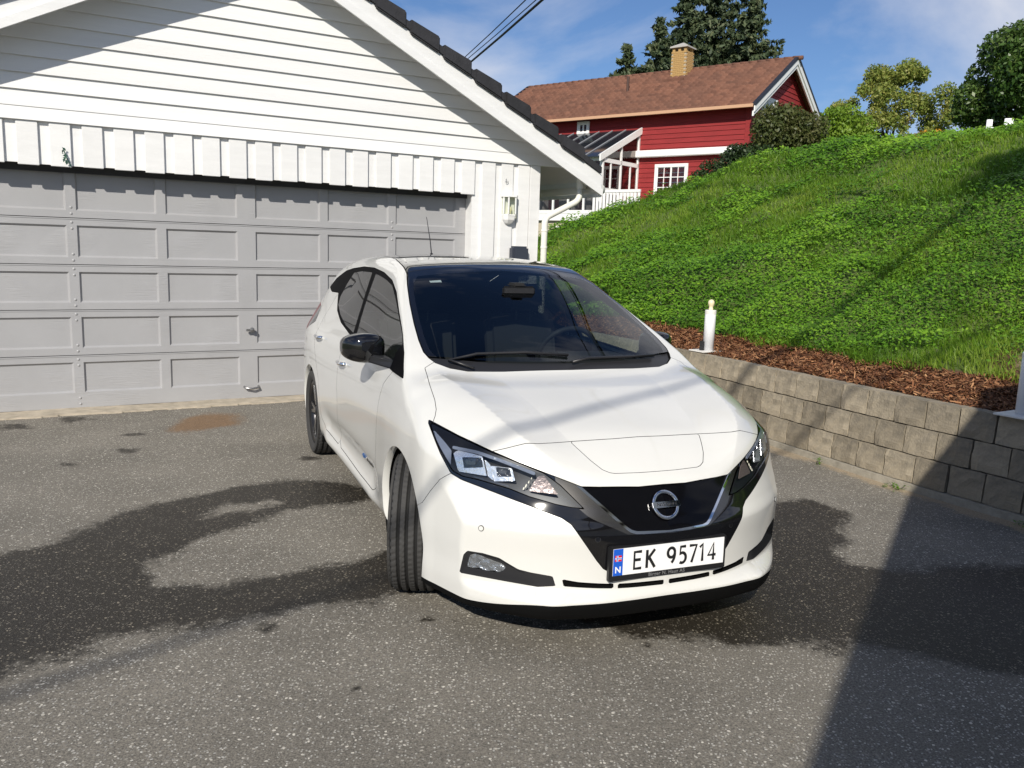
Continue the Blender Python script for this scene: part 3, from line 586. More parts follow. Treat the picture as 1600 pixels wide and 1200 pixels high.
lap = lapped(MB(), -11.5, -.30, -3.0, 2.4, 6.55, .17)
lap.build('front_wall', M_red, HS, fix=False)
gw = MB(); z = 2.4
while z < 8.45:
    zz = z + .17; f = lambda h: min(3.0, (8.50 - h) / .605)
    if f(zz) <= 0: break
    gw.add([(-.27, -f(z), z), (-.27, f(z), z), (-.294, f(zz), zz), (-.294, -f(zz), zz), (-.30, f(z), z), (-.30, -f(z), z)], [(0, 1, 2, 3), (0, 4, 5, 1)] if False else [(0, 1, 2, 3), (0, 5, 4, 1)]); z = zz
gw.build('gable_wall', M_red, HS, fix=False)
MB().prism([(-2.98, 2.4), (2.98, 2.4), (2.98, 6.6), (0, 8.4), (-2.98, 6.6)], 'x', -11.4, -.34).build('core_wall', M_red, HS)
MB().box(-.42, -.245, -3.045, -2.90, 2.4, 6.5).build('corner_board', M_red, HS)
# tiled roof: courses with a rolled profile
M_rtile = mat('brown_clay_tile', (.130, .056, .034), .8, col2=(.180, .084, .053), vscale=5.5, detail=8, bump=.3, bscale=30)
n, l, b = nodes(M_rtile); obj = n.new('ShaderNodeTexCoord').outputs['Object']; c_ = b.inputs['Base Color'].links[0].from_socket
vf = n.new('ShaderNodeVectorMath'); vf.operation = 'MULTIPLY'; vf.inputs[1].default_value = (1 / .24, 1 / .2293, 0); l.new(obj, vf.inputs[0]); vf2 = n.new('ShaderNodeVectorMath'); vf2.operation = 'FLOOR'; l.new(vf.outputs[0], vf2.inputs[0]); wno = n.new('ShaderNodeTexWhiteNoise'); wno.noise_dimensions = '2D'; l.new(vf2.outputs[0], wno.inputs['Vector'])
c_ = nmix(1., c_, nramp(wno.outputs['Value'], 0, 1, (.78, .75, .73), (1.22, 1.18, 1.14)), 'MULTIPLY')
l.new(nmix(nmath('MULTIPLY', nramp(nnoise(.55, 4), .45, .60, (0, 0, 0), (1, 1, 1)), .25), c_, (.10, .052, .036)), b.inputs['Base Color'])
tu = np.arange(-12.1, .06, .0305); rows = 15; V, T = [], []
for side in (-1, 1):
    for r in range(rows):
        t0, t1 = 3.44 * r / rows, 3.44 * (r + 1) / rows; b0 = len(V)
        prof = .038 * np.abs(np.sin(np.pi * tu / .24)) ** .7
        for (t, dz) in ((t0 - .05, -.02), (t1, .075), (t1, -.02)):
            for k, u in enumerate(tu): V.append((u, side * t, 8.54 - .605 * t + dz + prof[k] + .03))
        K = len(tu)
        for i in range(2):
            for k in range(K - 1): T.append((b0 + i * K + k, b0 + i * K + k + 1, b0 + (i + 1) * K + k + 1, b0 + (i + 1) * K + k))
rf = np_mesh('roof', np.array(V), np.array(T), M_rtile, HS, smooth=False)
MB().prism([(-3.40, 6.46), (-3.40, 6.50), (0, 8.555), (3.40, 6.50), (3.40, 6.46), (0, 8.50)], 'x', -12.05, .02).build('roof_deck', M_rtile, HS)
for u in np.arange(-12.0, .0, .33): MB().tube([(u - .02, 0, 8.605), (u + .34, 0, 8.585)], .075, 8).build('ridge_tile', M_rtile, HS, smooth=True)
M_eave = mat('eave_gutter_tan', (.55, .33, .20), .55); MB().box(-12.05, .0, -3.53, -3.43, 6.42, 6.52).build('eave_gutter', M_eave, HS)
M_blackm = mat('black_metal_edge', (.02, .022, .03), .5)
def hrake(y0, y1, lo, hi, x0, x1): return MB().prism([(y0, 8.54 - .605 * abs(y0) + lo), (y1, 8.54 - .605 * abs(y1) + lo), (y1, 8.54 - .605 * abs(y1) + hi), (y0, 8.54 - .605 * abs(y0) + hi)], 'x', x0, x1)
for s_ in (-1, 1):
    hrake(0, s_ * 3.5, -.16, .03, .03, .07).build('barge_board', M_hw, HS); hrake(0, s_ * 3.5, -.30, -.15, -.02, .03).build('barge_board', M_hw, HS); hrake(0, s_ * 3.5, .03, .12, -.04, .09).build('verge_flashing', M_blackm, HS); hrake(0, s_ * 3.5, .03, .12, -12.13, -12.04).build('verge_flashing', M_blackm, HS)
# chimney
M_brick = mat('yellow_brick', (.46, .29, .11), .9, var=.25, vscale=4); M_mort = mat('mortar', (.40, .34, .25), .95); M_cap = mat('chimney_cap', (.42, .40, .37), .7)
ch = MB().box(-4.68, -4.06, -.62, .0, 8.0, 9.10).build('chimney', M_mort, HS)
bm_ = []
bk = MB().box(0, .145, 0, .02, 0, .062).mesh('brick'); bk.materials.append(M_brick)
for r in range(17):
    z = 8.02 + r * .0685
    if z > 9.16: break
    for k in range(5):
        u = -4.68 + (k - .5 * (r % 2)) * .155
        if u + .145 > -4.05 or u < -4.70: continue
        o = bpy.data.objects.new('brick', bk); COL.objects.link(o); o.parent = ch; o.location = (u, -.637, z)
        o = bpy.data.objects.new('brick', bk); COL.objects.link(o); o.parent = ch; o.location = (-4.043, -.62 + (u + 4.68), z); o.rotation_euler = (0, 0, math.pi / 2)
for (x, y) in ((-4.66, -.60), (-4.42, -.60), (-4.18, -.60), (-4.18, -.14), (-4.66, -.14)): MB().box(x, x + .10, y, y + .12, 9.10, 9.32).build('chimney_pier', M_brick, ch)
MB().add([(-4.74, -.68, 9.32), (-4.0, -.68, 9.32), (-4.0, .06, 9.32), (-4.74, .06, 9.32), (-4.74, -.68, 9.37), (-4.0, -.68, 9.37), (-4.0, .06, 9.37), (-4.74, .06, 9.37), (-4.37, -.31, 9.56)], [(0, 3, 2, 1), (0, 1, 5, 4), (1, 2, 6, 5), (2, 3, 7, 6), (3, 0, 4, 7), (4, 5, 8), (5, 6, 8), (6, 7, 8), (7, 4, 8)]).build('chimney_cap', M_cap, ch)
MB().box(-4.85, -3.95, -.95, -.60, 8.02, 8.13).build('chimney_flashing', M_rtile, HS); MB().tube([(-6.0, -1.55, 7.55), (-6.0, -1.55, 8.25)], .055, 8).build('vent_pipe', mat('vent_brown', (.07, .035, .025), .7), HS)
def hwin(u0, u1, z0, z1, y=-3.03, muntins=(1, 1), gable=False, curt=True):
    """window with frame, sashes, glazing bars and panes"""
    def B(mb, a, c, d0, d1, z0, z1):
        return mb.box(a, c, d0, d1, z0, z1) if not gable else mb.box(-d1 - 3.03 - .02 if False else -.31, -d0 - 3.03 + .02 if False else -.20, a, c, z0, z1)
    if not gable:
        f = MB().box(u0 - .10, u1 + .10, y - .05, y, z1, z1 + .11).box(u0 - .10, u1 + .10, y - .06, y, z0 - .10, z0).box(u0 - .10, u0, y - .045, y, z0, z1).box(u1, u1 + .10, y - .045, y, z0, z1); wn_ = f.build('window', M_hw, HS)
        MB().box(u0, u1, y + .02, y + .03, z0, z1).build('curtain', M_curtain if curt else M_winback, wn_)
        nu = muntins[0] * 2; sx = (u1 - u0) / nu
        for k in range(nu):
            MB().box(u0 + k * sx + .03, u0 + (k + 1) * sx - .03, y - .012, y - .008, z0 + .03, z1 - .03).build('pane', M_win, wn_)
        s = MB()
        for k in range(nu + 1): s.box(u0 + k * sx - (.03 if k % muntins[0] == 0 else .012), u0 + k * sx + (.03 if k % muntins[0] == 0 else .012), y - .035, y - .014, z0, z1)
        for k in range(muntins[1] + 2): zz = z0 + (z1 - z0) * k / (muntins[1] + 1); s.box(u0, u1, y - .033, y - .015, zz - .014, zz + .014)
        s.build('sash', M_hw, wn_)
    return
hwin(-3.66, -2.54, 3.55, 4.62, muntins=(2, 2)); hwin(-7.15, -6.80, 6.05, 6.32, muntins=(1, 0), curt=False)
MB().box(-.30, -.225, -2.2, -.85, 5.6, 7.02).build('window', M_hw, HS)
w_ = bpy.data.objects['window.002'] if 'window.002' in bpy.data.objects else HS
for k in range(4): MB().box(-.222, -.215, -2.08 + k * .285, -1.85 + k * .285, 5.7, 6.9).build('pane', M_curtain, w_)
MB().box(-.30, -.225, .45, 1.3, 6.2, 6.75).build('window', M_hw, HS)
MB().box(-4.70, -.35, -3.26, -3.03, 4.98, 5.22).build('awning_box', M_hw, HS, bevel=.02)
# glass sunroom at the left end
SR0, SR1, SV = -9.2, -4.52, -5.5
fr = MB()
for u in np.linspace(SR0, SR1 - .05, 8): fr.box(u, u + .07, SV, SV + .07, 2.9, 4.72)
fr.box(SR0, SR1 + .05, SV - .02, SV + .08, 4.66, 4.80).box(SR0, SR1 + .05, SV - .02, SV + .08, 3.62, 3.72).box(SR0, SR1 + .05, SV - .02, SV + .08, 2.85, 2.97).box(SR0, SR1 + .05, SV - .01, SV + .06, 2.60, 2.85)
fr.build('sunroom_frame', M_hw, HS)
se = MB().box(SR1, SR1 + .07, SV, SV + .09, 2.6, 4.75).box(SR1, SR1 + .07, -3.12, -3.03, 2.6, 5.95).box(SR1, SR1 + .07, -4.3, -4.22, 2.6, 5.4).box(SR1, SR1 + .07, SV, -3.03, 3.55, 3.75).box(SR1, SR1 + .07, SV, -3.03, 4.62, 4.76).box(SR1 + .01, SR1 + .06, -4.95, -4.89, 3.7, 4.7).box(SR1 + .01, SR1 + .06, -3.62, -3.56, 3.7, 4.7)
se.prism([(SV - .25, 4.62), (SV - .25, 4.85), (-3.0, 6.08), (-3.0, 5.84)], 'x', SR1 + .075, SR1 + .13); se.build('sunroom_end_frame', M_hw, HS)
MB().quad((SR1 + .03, SV, 3.7), (SR1 + .03, -3.03, 3.7), (SR1 + .03, -3.03, 5.95), (SR1 + .03, SV, 4.7)).build('sunroom_end_glass', thin_glass('sunroom_glass', (.55, .5, .48)), HS, fix=False)
for u0, u1 in zip(np.linspace(SR0, SR1 - .05, 8)[:-1], np.linspace(SR0, SR1 - .05, 8)[1:]):
    MB().quad((u0 + .07, SV + .03, 2.95), (u1, SV + .03, 2.95), (u1, SV + .03, 4.66), (u0 + .07, SV + .03, 4.66)).build('sunroom_pane', M_win, HS, fix=False)
M_darkroof = mat('sunroom_roof_glass', (.018, .022, .028), .08, spec=.6)
MB().prism([(SV - .2, 4.76), (SV - .2, 4.80), (-3.0, 6.02), (-3.0, 5.98)], 'x', SR0, SR1 + .07).build('sunroom_roof', M_darkroof, HS)
for u in np.linspace(SR0, SR1, 9): MB().prism([(SV - .22, 4.80), (SV - .22, 4.83), (-3.0, 6.05), (-3.0, 6.02)], 'x', u, u + .022).build('glazing_bar', mat('bar_grey', (.35, .36, .38), .5) if 'bar_grey' not in MAT else MAT['bar_grey'], HS)
MB().box(SR0, SR1, SV + .1, -3.2, 2.6, 2.7).build('sunroom_floor', M_beige, HS)
M_furn = mat('indoor_furniture', (.25, .22, .2), .8, var=.6, vscale=2)
for k, (u, w_i, h_) in enumerate([(-7.9, .5, .6), (-6.7, .7, .5), (-5.6, .4, .9), (-5.0, .3, .6)]): MB().box(u, u + w_i, SV + .6, SV + 1.0, 2.7, 2.7 + h_ + .5).build('furniture', M_furn, HS, bevel=.05)
MB().box(SR0, SR1 - .05, SV + .12, SV + .3, .4, 2.60).build('plinth', M_beige, HS)
MB().box(-6.45, -5.9, SV + .07, SV + .13, 1.95, 2.40).build('plinth_window', M_hw, HS); MB().box(-6.38, -5.97, SV + .05, SV + .068, 2.02, 2.33).build('plinth_pane', M_winback, HS)
# balcony rail running out from the sunroom
MB().box(-4.45, -2.6, -6.05, -5.98, 3.53, 3.62).box(-4.45, -2.6, -6.05, -5.98, 2.45, 2.55).build('rail', M_hw, HS)
for k in range(14): MB().box(-4.45 + k * .135, -4.36 + k * .135, -6.03, -6.005, 2.5, 3.56).build('rail_board', M_hw, HS)
MB().box(-4.45, -2.4, -6.0, -3.05, 2.35, 2.5).build('balcony_floor', M_hw, HS)

# ================================================================== the neighbouring house whose shadow lies on the drive (behind the camera, right)
ED = Vector((.491, .871, 0)); EN = Vector((.871, -.491, 0)); E1 = Vector((.293, -2.174, 0)) + ED * 5.25
NB = empty('white_house', (E1.x, E1.y, 0), math.atan2(.871, .491)); tag(NB, 'white house behind the photographer whose shadow covers the right of the drive', 'house')
M_nb = mat('neighbour_white_boards', (.72, .72, .70), .6)
MB().box(-6.4, -.35, -6.3, -.42, 0, 3.05).build('wall', M_nb, NB)
MB().prism([(-.0, 3.0), (.02, 3.10), (-3.35, 4.75), (-6.75, 3.10), (-6.7, 3.0), (-3.35, 4.62)], 'x', -6.75, 0).build('roof', M_tile, NB)
MB().prism([(-.44, 3.05), (-3.35, 4.55), (-6.28, 3.05)], 'x', -6.35, -.36).build('gable_wall', M_nb, NB)

# ================================================================== overhead cables
M_cable = mat('black_cable', (.012, .012, .014), .6)
for k, (p0, p1, r, lab) in enumerate([((-1.5, 25.17, 6.77), (.41, 18.04, 6.56), .030, 'thick black overhead cable crossing the sky beside the garage roof'), ((-1.62, 25.18, 6.83), (.30, 18.04, 6.57), .012, 'thin black cable running just above the thick overhead cable'), ((-1.67, 25.18, 6.90), (.09, 18.04, 6.57), .014, 'leftmost of the black overhead cables beside the garage roof')]):
    p0, p1 = Vector(p0), Vector(p1); dr = p1 - p0; pts = [p0 + dr * (t * .5 - 1) + Vector((0, 0, .014 * (t * .5 - 1) ** 2 * 4)) for t in range(0, 12)]
    o = MB().tube(pts, r, 6).build('overhead_cable', M_cable, smooth=True); tag(o, lab, 'cable', 'overhead cables')
for k, (a, c_, lab) in enumerate([((-3.31, -6.57, 6.), (-2.81, -6.06, 6.), 'overhead cable behind the photographer throwing a faint line of shadow on the drive'), ((-.05, -.90 - 8.0, 6.95), (2.63, 1.01 - 8.0, 8.58), 'overhead cable behind the photographer throwing a streak of shadow on the slope')]):
    a, c_ = Vector(a), Vector(c_)
    if k == 1: a = Vector((2.83, 8.27, .81)) - LDIR * 11.5; c_ = Vector((5.51, 10.18, 2.44)) - LDIR * 11.5
    dr = (c_ - a).normalized(); o = MB().tube([a + dr * t for t in ((-9, -4, 0, 4, 9) if k == 0 else (-2.2, 0, 3, 8, 12))], .020 if k == 0 else .034, 6).build('overhead_cable', M_cable, smooth=True); tag(o, lab, 'cable', 'overhead cables')
# ================================================================== vegetation
M_bark = mat('bark', (.09, .065, .045), .95, var=.4, vscale=12, stretch=(1, 1, .2))
def ground_z(x, y):
    L, Q = lq(np.array([x]), np.array([y])); return float(hill_z(L, Q)[0]) if Q[0] > .1 else 0.
def leaves(name, C, nrm_bias, size, m, tint, parent, aspect=.55, jitter=.7, seed=0):
    r = np.random.default_rng(seed); k = len(C); nrm = nrm_bias + r.normal(0, jitter, (k, 3)); nrm /= np.linalg.norm(nrm, axis=1)[:, None]
    t = r.normal(0, 1, (k, 3)); t[:, 2] -= .5; t -= nrm * (t * nrm).sum(1)[:, None]; t /= np.linalg.norm(t, axis=1)[:, None]; s = np.cross(nrm, t); sz = size * r.uniform(.65, 1.35, k)[:, None]
    V = np.stack([C - t * sz, C + s * sz * aspect, C + t * sz * 1.1 - nrm * sz * .2, C - s * sz * aspect], 1).reshape(-1, 3)
    o = np_mesh(name, V, np.arange(k * 4).reshape(-1, 4), m, parent, smooth=False); set_tint(o, np.clip(tint, 0, 1), 4); return o
def bushy(name, label, cat, base, lumps, n_leaf, size, m, trunk_h=0., seed=0, group=None, shell=.55, tint0=.45, limbs=6, gaps=.0):
    """crown made of leaf faces gathered on many lumps; lumps: (x,y,z,r) relative to base"""
    r = np.random.default_rng(seed); e = empty(name, base); tag(e, label, cat, group)
    lp = np.array(lumps); w = lp[:, 3] ** 2; which = r.choice(len(lp), n_leaf, p=w / w.sum())
    d = r.normal(0, 1, (n_leaf, 3)); d /= np.linalg.norm(d, axis=1)[:, None]; rad = lp[which, 3] * (shell + (1.08 - shell) * r.random(n_leaf) ** .6)
    # twiggy outline: sub-clumps
    cl = r.normal(0, 1, (60, 3)); cl /= np.linalg.norm(cl, axis=1)[:, None]; near = (d @ cl.T).max(1); rad *= .80 + .28 * sst(near, .78, .97)
    keep = near > gaps
    C = lp[which, :3] + d * rad[:, None] * [1, 1, .92]; t = tint0 + .35 * (sst(near, .8, .98) - .5) + r.normal(0, .14, n_leaf) + .25 * (r.random(len(lp))[which] - .5)
    C, d, t = C[keep], d[keep], t[keep]
    leaves('crown', C, d * .6 + np.array([0, 0, .35]), size, m, t, e, seed=seed)
    tb = MB(); top = lp[:, 2].max()
    if trunk_h: tb.tube([(0, 0, -.4), (.03, .02, trunk_h * .5), (.0, .05, trunk_h)], [.11, .085, .06], 8)
    for k in range(limbs):
        q = lp[k % len(lp)]; tb.tube([(0, 0, max(trunk_h * .7, .0) - (.4 if not trunk_h else 0)), (q[0] * .45, q[1] * .45, max(trunk_h, .05) + (q[2] - trunk_h) * .45), (q[0], q[1], q[2] + q[3] * .3)], [.05, .03, .008], 6)
    tb.build('trunk' if trunk_h else 'stem', M_bark, e, smooth=True); return e
M_apple = leaf_mat('apple_leaf', (.07, .125, .02), (.16, .225, .04), (.31, .30, .075), trans=.3); M_dens = leaf_mat('dense_leaf', (.018, .045, .010), (.05, .105, .018), (.12, .17, .045), trans=.22, rough=.38)
M_hedge = leaf_mat('hedge_leaf', (.03, .045, .012), (.07, .09, .022), (.14, .13, .05), trans=.25); M_cedar = leaf_mat('lime_hedge_leaf', (.065, .125, .012), (.145, .25, .022), (.24, .34, .04), trans=.3); M_dk = leaf_mat('dark_shrub_leaf', (.008, .016, .006), (.02, .04, .012), (.05, .085, .02), trans=.15)
M_spruce = leaf_mat('spruce_needle', (.020, .036, .018), (.062, .090, .040), (.15, .16, .075), trans=.1, rough=.6)
def lump_set(w, dpt, h, z0, n_, r0, r1, seed):
    r = random.Random(seed); out = []
    for k in range(n_):
        a = r.uniform(0, 2 * math.pi); t = r.random() ** .5; zz = r.random(); env = math.sin(math.pi * min(.95, max(.12, zz * .8 + .15))) ** .6
        out.append((w * t * math.cos(a) * env, dpt * t * math.sin(a) * env, z0 + h * zz, r.uniform(r0, r1)))
    return out
bz = ground_z(11.5, 27.2)
bushy('apple_tree', 'loose leafy tree with yellowing leaves behind the hilltop hedge', 'tree', (11.5, 27.1, bz), [(x, y, z + (5.2 - bz) + .1, r) for x, y, z, r in lump_set(1.95, 1.3, 2.55, -.45, 62, .17, .36, 14)], 26000, .046, M_apple, trunk_h=5.0 - bz, seed=3, shell=.15, gaps=.80, tint0=.55)
bz = ground_z(8.9, 15.8)
bushy('laurel_bush', 'big glossy dark green bush at the top right corner', 'bush', (9.05, 15.9, bz), [(x, y, z + (3.98 - bz), r) for x, y, z, r in lump_set(.88, .8, 1.45, .15, 26, .22, .50, 6)], 30000, .040, M_dens, trunk_h=.5, seed=5, shell=.6)
bz = ground_z(6.05, 19.7)
bushy('hawthorn_hedge', 'olive brown unclipped hedge beside the gable of the red house', 'hedge', (6.05, 19.7, bz), [(x, y, z + (3.75 - bz), r) for x, y, z, r in lump_set(.85, .5, .95, .0, 22, .28, .44, 7)], 19000, .040, M_hedge, seed=7, shell=.5)
bz = ground_z(7.7, 20.7)
bushy('lime_hedge', 'bright yellow green hedge beside the olive brown hedge', 'hedge', (7.7, 20.75, bz), [(x, y, z + (4.0 - bz), r) for x, y, z, r in lump_set(.62, .4, .95, .0, 20, .26, .40, 8)], 15000, .038, M_cedar, seed=8, shell=.55)
bushy('low_hedge_plants', 'low mixed green plants right of the lime green hedge', 'plants', (9.3, 20.9, ground_z(9.3, 20.9)), [(x, y, z + (4.0 - ground_z(9.3, 20.9)), r) for x, y, z, r in lump_set(1.3, .4, .28, .0, 14, .18, .34, 9)], 8000, .040, M_apple, seed=9, shell=.4, tint0=.35)
bz = ground_z(4.4, 18.0)
bushy('juniper_shrub', 'dark green low shrub at the edge of the lawn before the red house', 'shrub', (4.4, 18.0, bz), [(x, y, z + (3.02 - bz), r) for x, y, z, r in [(-.62, 0, .0, .27), (-.3, .1, .18, .36), (.1, 0, .36, .38), (.35, .1, .50, .36), (.66, 0, .52, .32), (.05, -.2, .62, .22), (.2, 0, 0.05, .35)]], 9000, .034, M_dk, seed=10, shell=.5)
M_orange = leaf_mat('orange_flower', (.25, .12, .01), (.45, .20, .012), (.55, .33, .03), trans=.2)
for x, y in ((6.95, 14.5), (6.72, 14.55)):
    bushy('marigold_clump', ('right hand' if x > 6.9 else 'left hand') + ' small clump of orange yellow flowers on the hilltop', 'flowers', (x, y, ground_z(x, y)), [(0, 0, .12, .11), (.1, .02, .10, .09), (-.1, 0, .1, .08)], 380, .022, M_orange, seed=int(x * 10), group='orange flower clumps', limbs=2)
M_plastic = mat('white_garden_plastic', (.78, .78, .80), .5)
for (x, h, w_, lab) in ((7.55, .34, .11, 'tall narrow white garden chair under the glossy bush'), (7.86, .24, .16, 'smaller white garden chair right of the narrow one under the bush')):
    z0 = ground_z(x, 14.05); e = empty('garden_chair', (x, 14.05, z0), -.4); e.scale = (.8, .8, .62); tag(e, lab, 'chair')
    MB().box(-w_ / 2, w_ / 2, .14, .17, .10, .62).build('backrest', M_plastic, e, bevel=.01); MB().box(-w_ / 2, w_ / 2, -.15, .15, .34, .37).build('seat', M_plastic, e)
    for sx in (-1, 1):
        for yy in (-.13, .13): MB().box(sx * (w_ / 2 - .02) - .012, sx * (w_ / 2 - .02) + .012, yy - .012, yy + .012, -.05, .34).build('leg', M_plastic, e)
def spruce(base, H, R, seed, label):
    r = np.random.default_rng(seed); e = empty('spruce_tree', base); tag(e, label, 'tree', 'spruces behind the red house')
    MB().tube([(0, 0, 0), (0, 0, H * .5), (0, 0, H * .98)], [.22, .12, .01], 8).build('trunk', M_bark, e, smooth=True)
    C, D = [], []; lv = int(H / .36)
    for i in range(lv):
        f = i / lv; z = H * (.08 + .92 * f); rad = R * (1 - f) ** .9 * r.uniform(.68, 1.2) + .10
        nb = max(7, int(17 * (1 - f) + 6))
        for k in range(nb):
            a = r.uniform(0, 2 * np.pi); rr = rad * r.uniform(.55, 1.25); m_ = int(100 * (rr / R) + 14)
            t = np.sort(r.random(m_)) ** .8; px = rr * t; dz = -.38 * rr * t + .22 * rr * t ** 3
            spread = r.normal(0, .07 + .07 * rr / R, m_) * (1 - .4 * t)
            C.append(np.stack([px * np.cos(a) - spread * np.sin(a), px * np.sin(a) + spread * np.cos(a), z + dz + r.normal(0, .05, m_)], 1)); D.append(np.tile([np.cos(a) * .5, np.sin(a) * .5, .3], (m_, 1)))
    C, D = np.concatenate(C), np.concatenate(D); leaves('crown', C, D, .18, M_spruce, .42 + r.normal(0, .2, len(C)) + .3 * (vnoise(C[:, [0, 2]], .9, seed) - .5), e, aspect=.38, jitter=.6, seed=seed)
for k, (x, y, zt, R, lab) in enumerate([(5.6, 47.4, 12.7, 3.7, 'smallest spruce, leftmost behind the red house roof'), (7.1, 46.5, 13.9, 3.9, 'slim spruce second from the left behind the red roof'), (9.0, 48.8, 16.6, 4.9, 'broad spruce just behind the chimney'), (10.8, 51.2, 19.2, 5.3, 'tallest spruce in the middle of the dark group'), (12.2, 48.0, 17.0, 3.9, 'rightmost spruce behind the ridge of the red house')]):
    spruce((x, y, 3.0), zt - 3.0, R, 20 + k, lab)
bushy('shade_tree', 'unseen tall leafy tree added behind the camera to shade the slope', 'tree', (3.35, -6.1, 0), lump_set(.5, .5, 1.2, 12.8, 10, .25, .42, 31), 3500, .075, M_dens, trunk_h=12.3, seed=31, shell=.3, limbs=10)  # tree added out of view to throw a patch of shade on the slope
# ================================================================== the car (local x forward from the front axle, y to its left, z up)
CAR = empty('car', (.31083, 4.11555, .004), -1.186762); tag(CAR, 'pearl white five door hatchback with black roof parked on the drive', 'car')
def spl(pts):
    p = np.array(sorted(pts), float); X, Y = p[:, 0], p[:, 1]; h = np.diff(X); dl = np.diff(Y) / h; m = np.empty(len(X)); m[0] = dl[0]; m[-1] = dl[-1]
    for i in range(1, len(X) - 1): m[i] = 0 if dl[i - 1] * dl[i] <= 0 else (h[i] * dl[i - 1] + h[i - 1] * dl[i]) / (h[i] + h[i - 1])
    for i in range(len(dl)):
        if abs(m[i]) > 3 * abs(dl[i]): m[i] = 3 * dl[i]
        if abs(m[i + 1]) > 3 * abs(dl[i]): m[i + 1] = 3 * dl[i]
    def f(x):
        x = np.clip(x, X[0], X[-1]); i = np.clip(np.searchsorted(X, x) - 1, 0, len(h) - 1); t = (x - X[i]) / h[i]; t2 = t * t; t3 = t2 * t
        return (2 * t3 - 3 * t2 + 1) * Y[i] + (t3 - 2 * t2 + t) * h[i] * m[i] + (-2 * t3 + 3 * t2) * Y[i + 1] + (t3 - t2) * h[i] * m[i + 1]
    return f
def smax(a, b, k):
    h = np.maximum(k - np.abs(a - b), 0) / k; return np.maximum(a, b) + h * h * k * .25
# side profile of the centre line, hood ridges, plan of the flanks and the nose
Zc = spl([(1.15, .40), (1.02, .535), (.93, .622), (.855, .688), (.78, .742), (.642, .822), (.45, .893), (.2, .960), (-.035, 1.018), (-.075, 1.040), (-.114, 1.060), (-.5, 1.232), (-.988, 1.440), (-1.112, 1.486), (-1.3, 1.520), (-1.5, 1.537), (-1.8, 1.545), (-2.2, 1.536), (-2.6, 1.508), (-2.9, 1.462), (-3.12, 1.405), (-3.3, 1.33), (-3.6, 1.2)])
ar_ = spl([(1.1, .20), (.83, .357), (.626, .519), (.3, .615), (0, .665), (-.3, .70)])
Aamp = spl([(1.1, 0), (.83, .010), (.626, .045), (.3, .040), (0, .024), (-.25, 0), (-1, 0)])
def Htop(x, a):
    z = Zc(x + .24 * a * a * (1 - .6 * sst(-x, 1.1, 1.8))) - .036 * (a / .6) ** 2.5 * sst(-x, .95, 1.5)
    ar = ar_(x); ai = ar * .60; t = (a - ai) / (ar - ai); tent = np.where(a < ar, np.clip(t, 0, 1) ** 1.25, 1.); o = np.maximum(a - ar, 0)
    return z + Aamp(x) * tent - sst(x, -.30, .08) * (.16 * o + 1.15 * o * o)
Wm = spl([(.9, .70), (.70, .745), (.61, .786), (.56, .806), (.46, .844), (.36, .880), (.15, .893), (0, .896), (-.25, .889), (-.6, .872), (-1.1, .868), (-1.6, .870), (-2.2, .886), (-2.7, .899), (-3.0, .893), (-3.3, .845), (-3.5, .75), (-3.7, .55)])
dls = spl([(.05, .12), (.17, .055), (.24, .018), (.34, .004), (.46, -.002), (.60, 0), (.72, .004), (.84, .020), (.94, .045), (1.0, .070), (1.2, .150), (1.42, .252), (1.6, .345)])
def Wd(x, z):
    low = 1 - sst(z, .25, .42); w = Wm(x) - dls(z) * (1 - .8 * low * sst(x, .25, .33)); door = sst(-x, .45, .75) * sst(x, -2.3, -2.0)
    w = w - sst(z, .95, 1.35) * .045 * sst(-x, 1.7, 3.1) + .022 * np.exp(-((x + 2.85) / .5) ** 2 - ((z - .90) / .13) ** 2)
    return w + door * (-.026 * np.exp(-((z - .37) / .07) ** 2) + .024 * np.exp(-((z - .235) / .045) ** 2))
F0 = spl([(0, .925), (.18, .917), (.31, .895), (.447, .846), (.6, .762), (.70, .688), (.764, .631), (.80, .598), (.84, .561), (.90, .50)])
pz_ = spl([(.05, -.06), (.14, -.022), (.19, -.006), (.22, .0), (.30, 0), (.40, .003), (.50, .010), (.56, -.018), (.62, -.050), (.69, -.078), (.75, -.095), (.85, -.115), (1.0, -.14)])
lip_ = spl([(0, .012), (.2, .022), (.4, .050), (.51, .075), (.62, .060), (.72, .03), (.8, .0)])
def Fn(a, z): return F0(a) + pz_(z) + lip_(a) * sst(z, .10, .19) * (1 - sst(z, .238, .280))
Rr_ = spl([(.05, -3.30), (.2, -3.44), (.4, -3.52), (.6, -3.53), (.78, -3.50), (.95, -3.40), (1.1, -3.33), (1.3, -3.25), (1.5, -3.15)])
def field(P):
    x, a, z = P[:, 0], np.abs(P[:, 1]), P[:, 2]
    g = smax((z - Htop(x, a)) / 1.08, (a - Wd(x, z)) / 1.03, .03 + .03 * sst(z, 1.15, 1.35)); g = smax(g, (x - Fn(a, z)) / 1.2, .022 - .016 * sst(a, .66, .75) * (1 - sst(z, .56, .66)))
    g = smax(g, (Rr_(z) + .22 * a ** 2.5 - x) / 1.05, .06); return smax(g, .160 - z, .012)
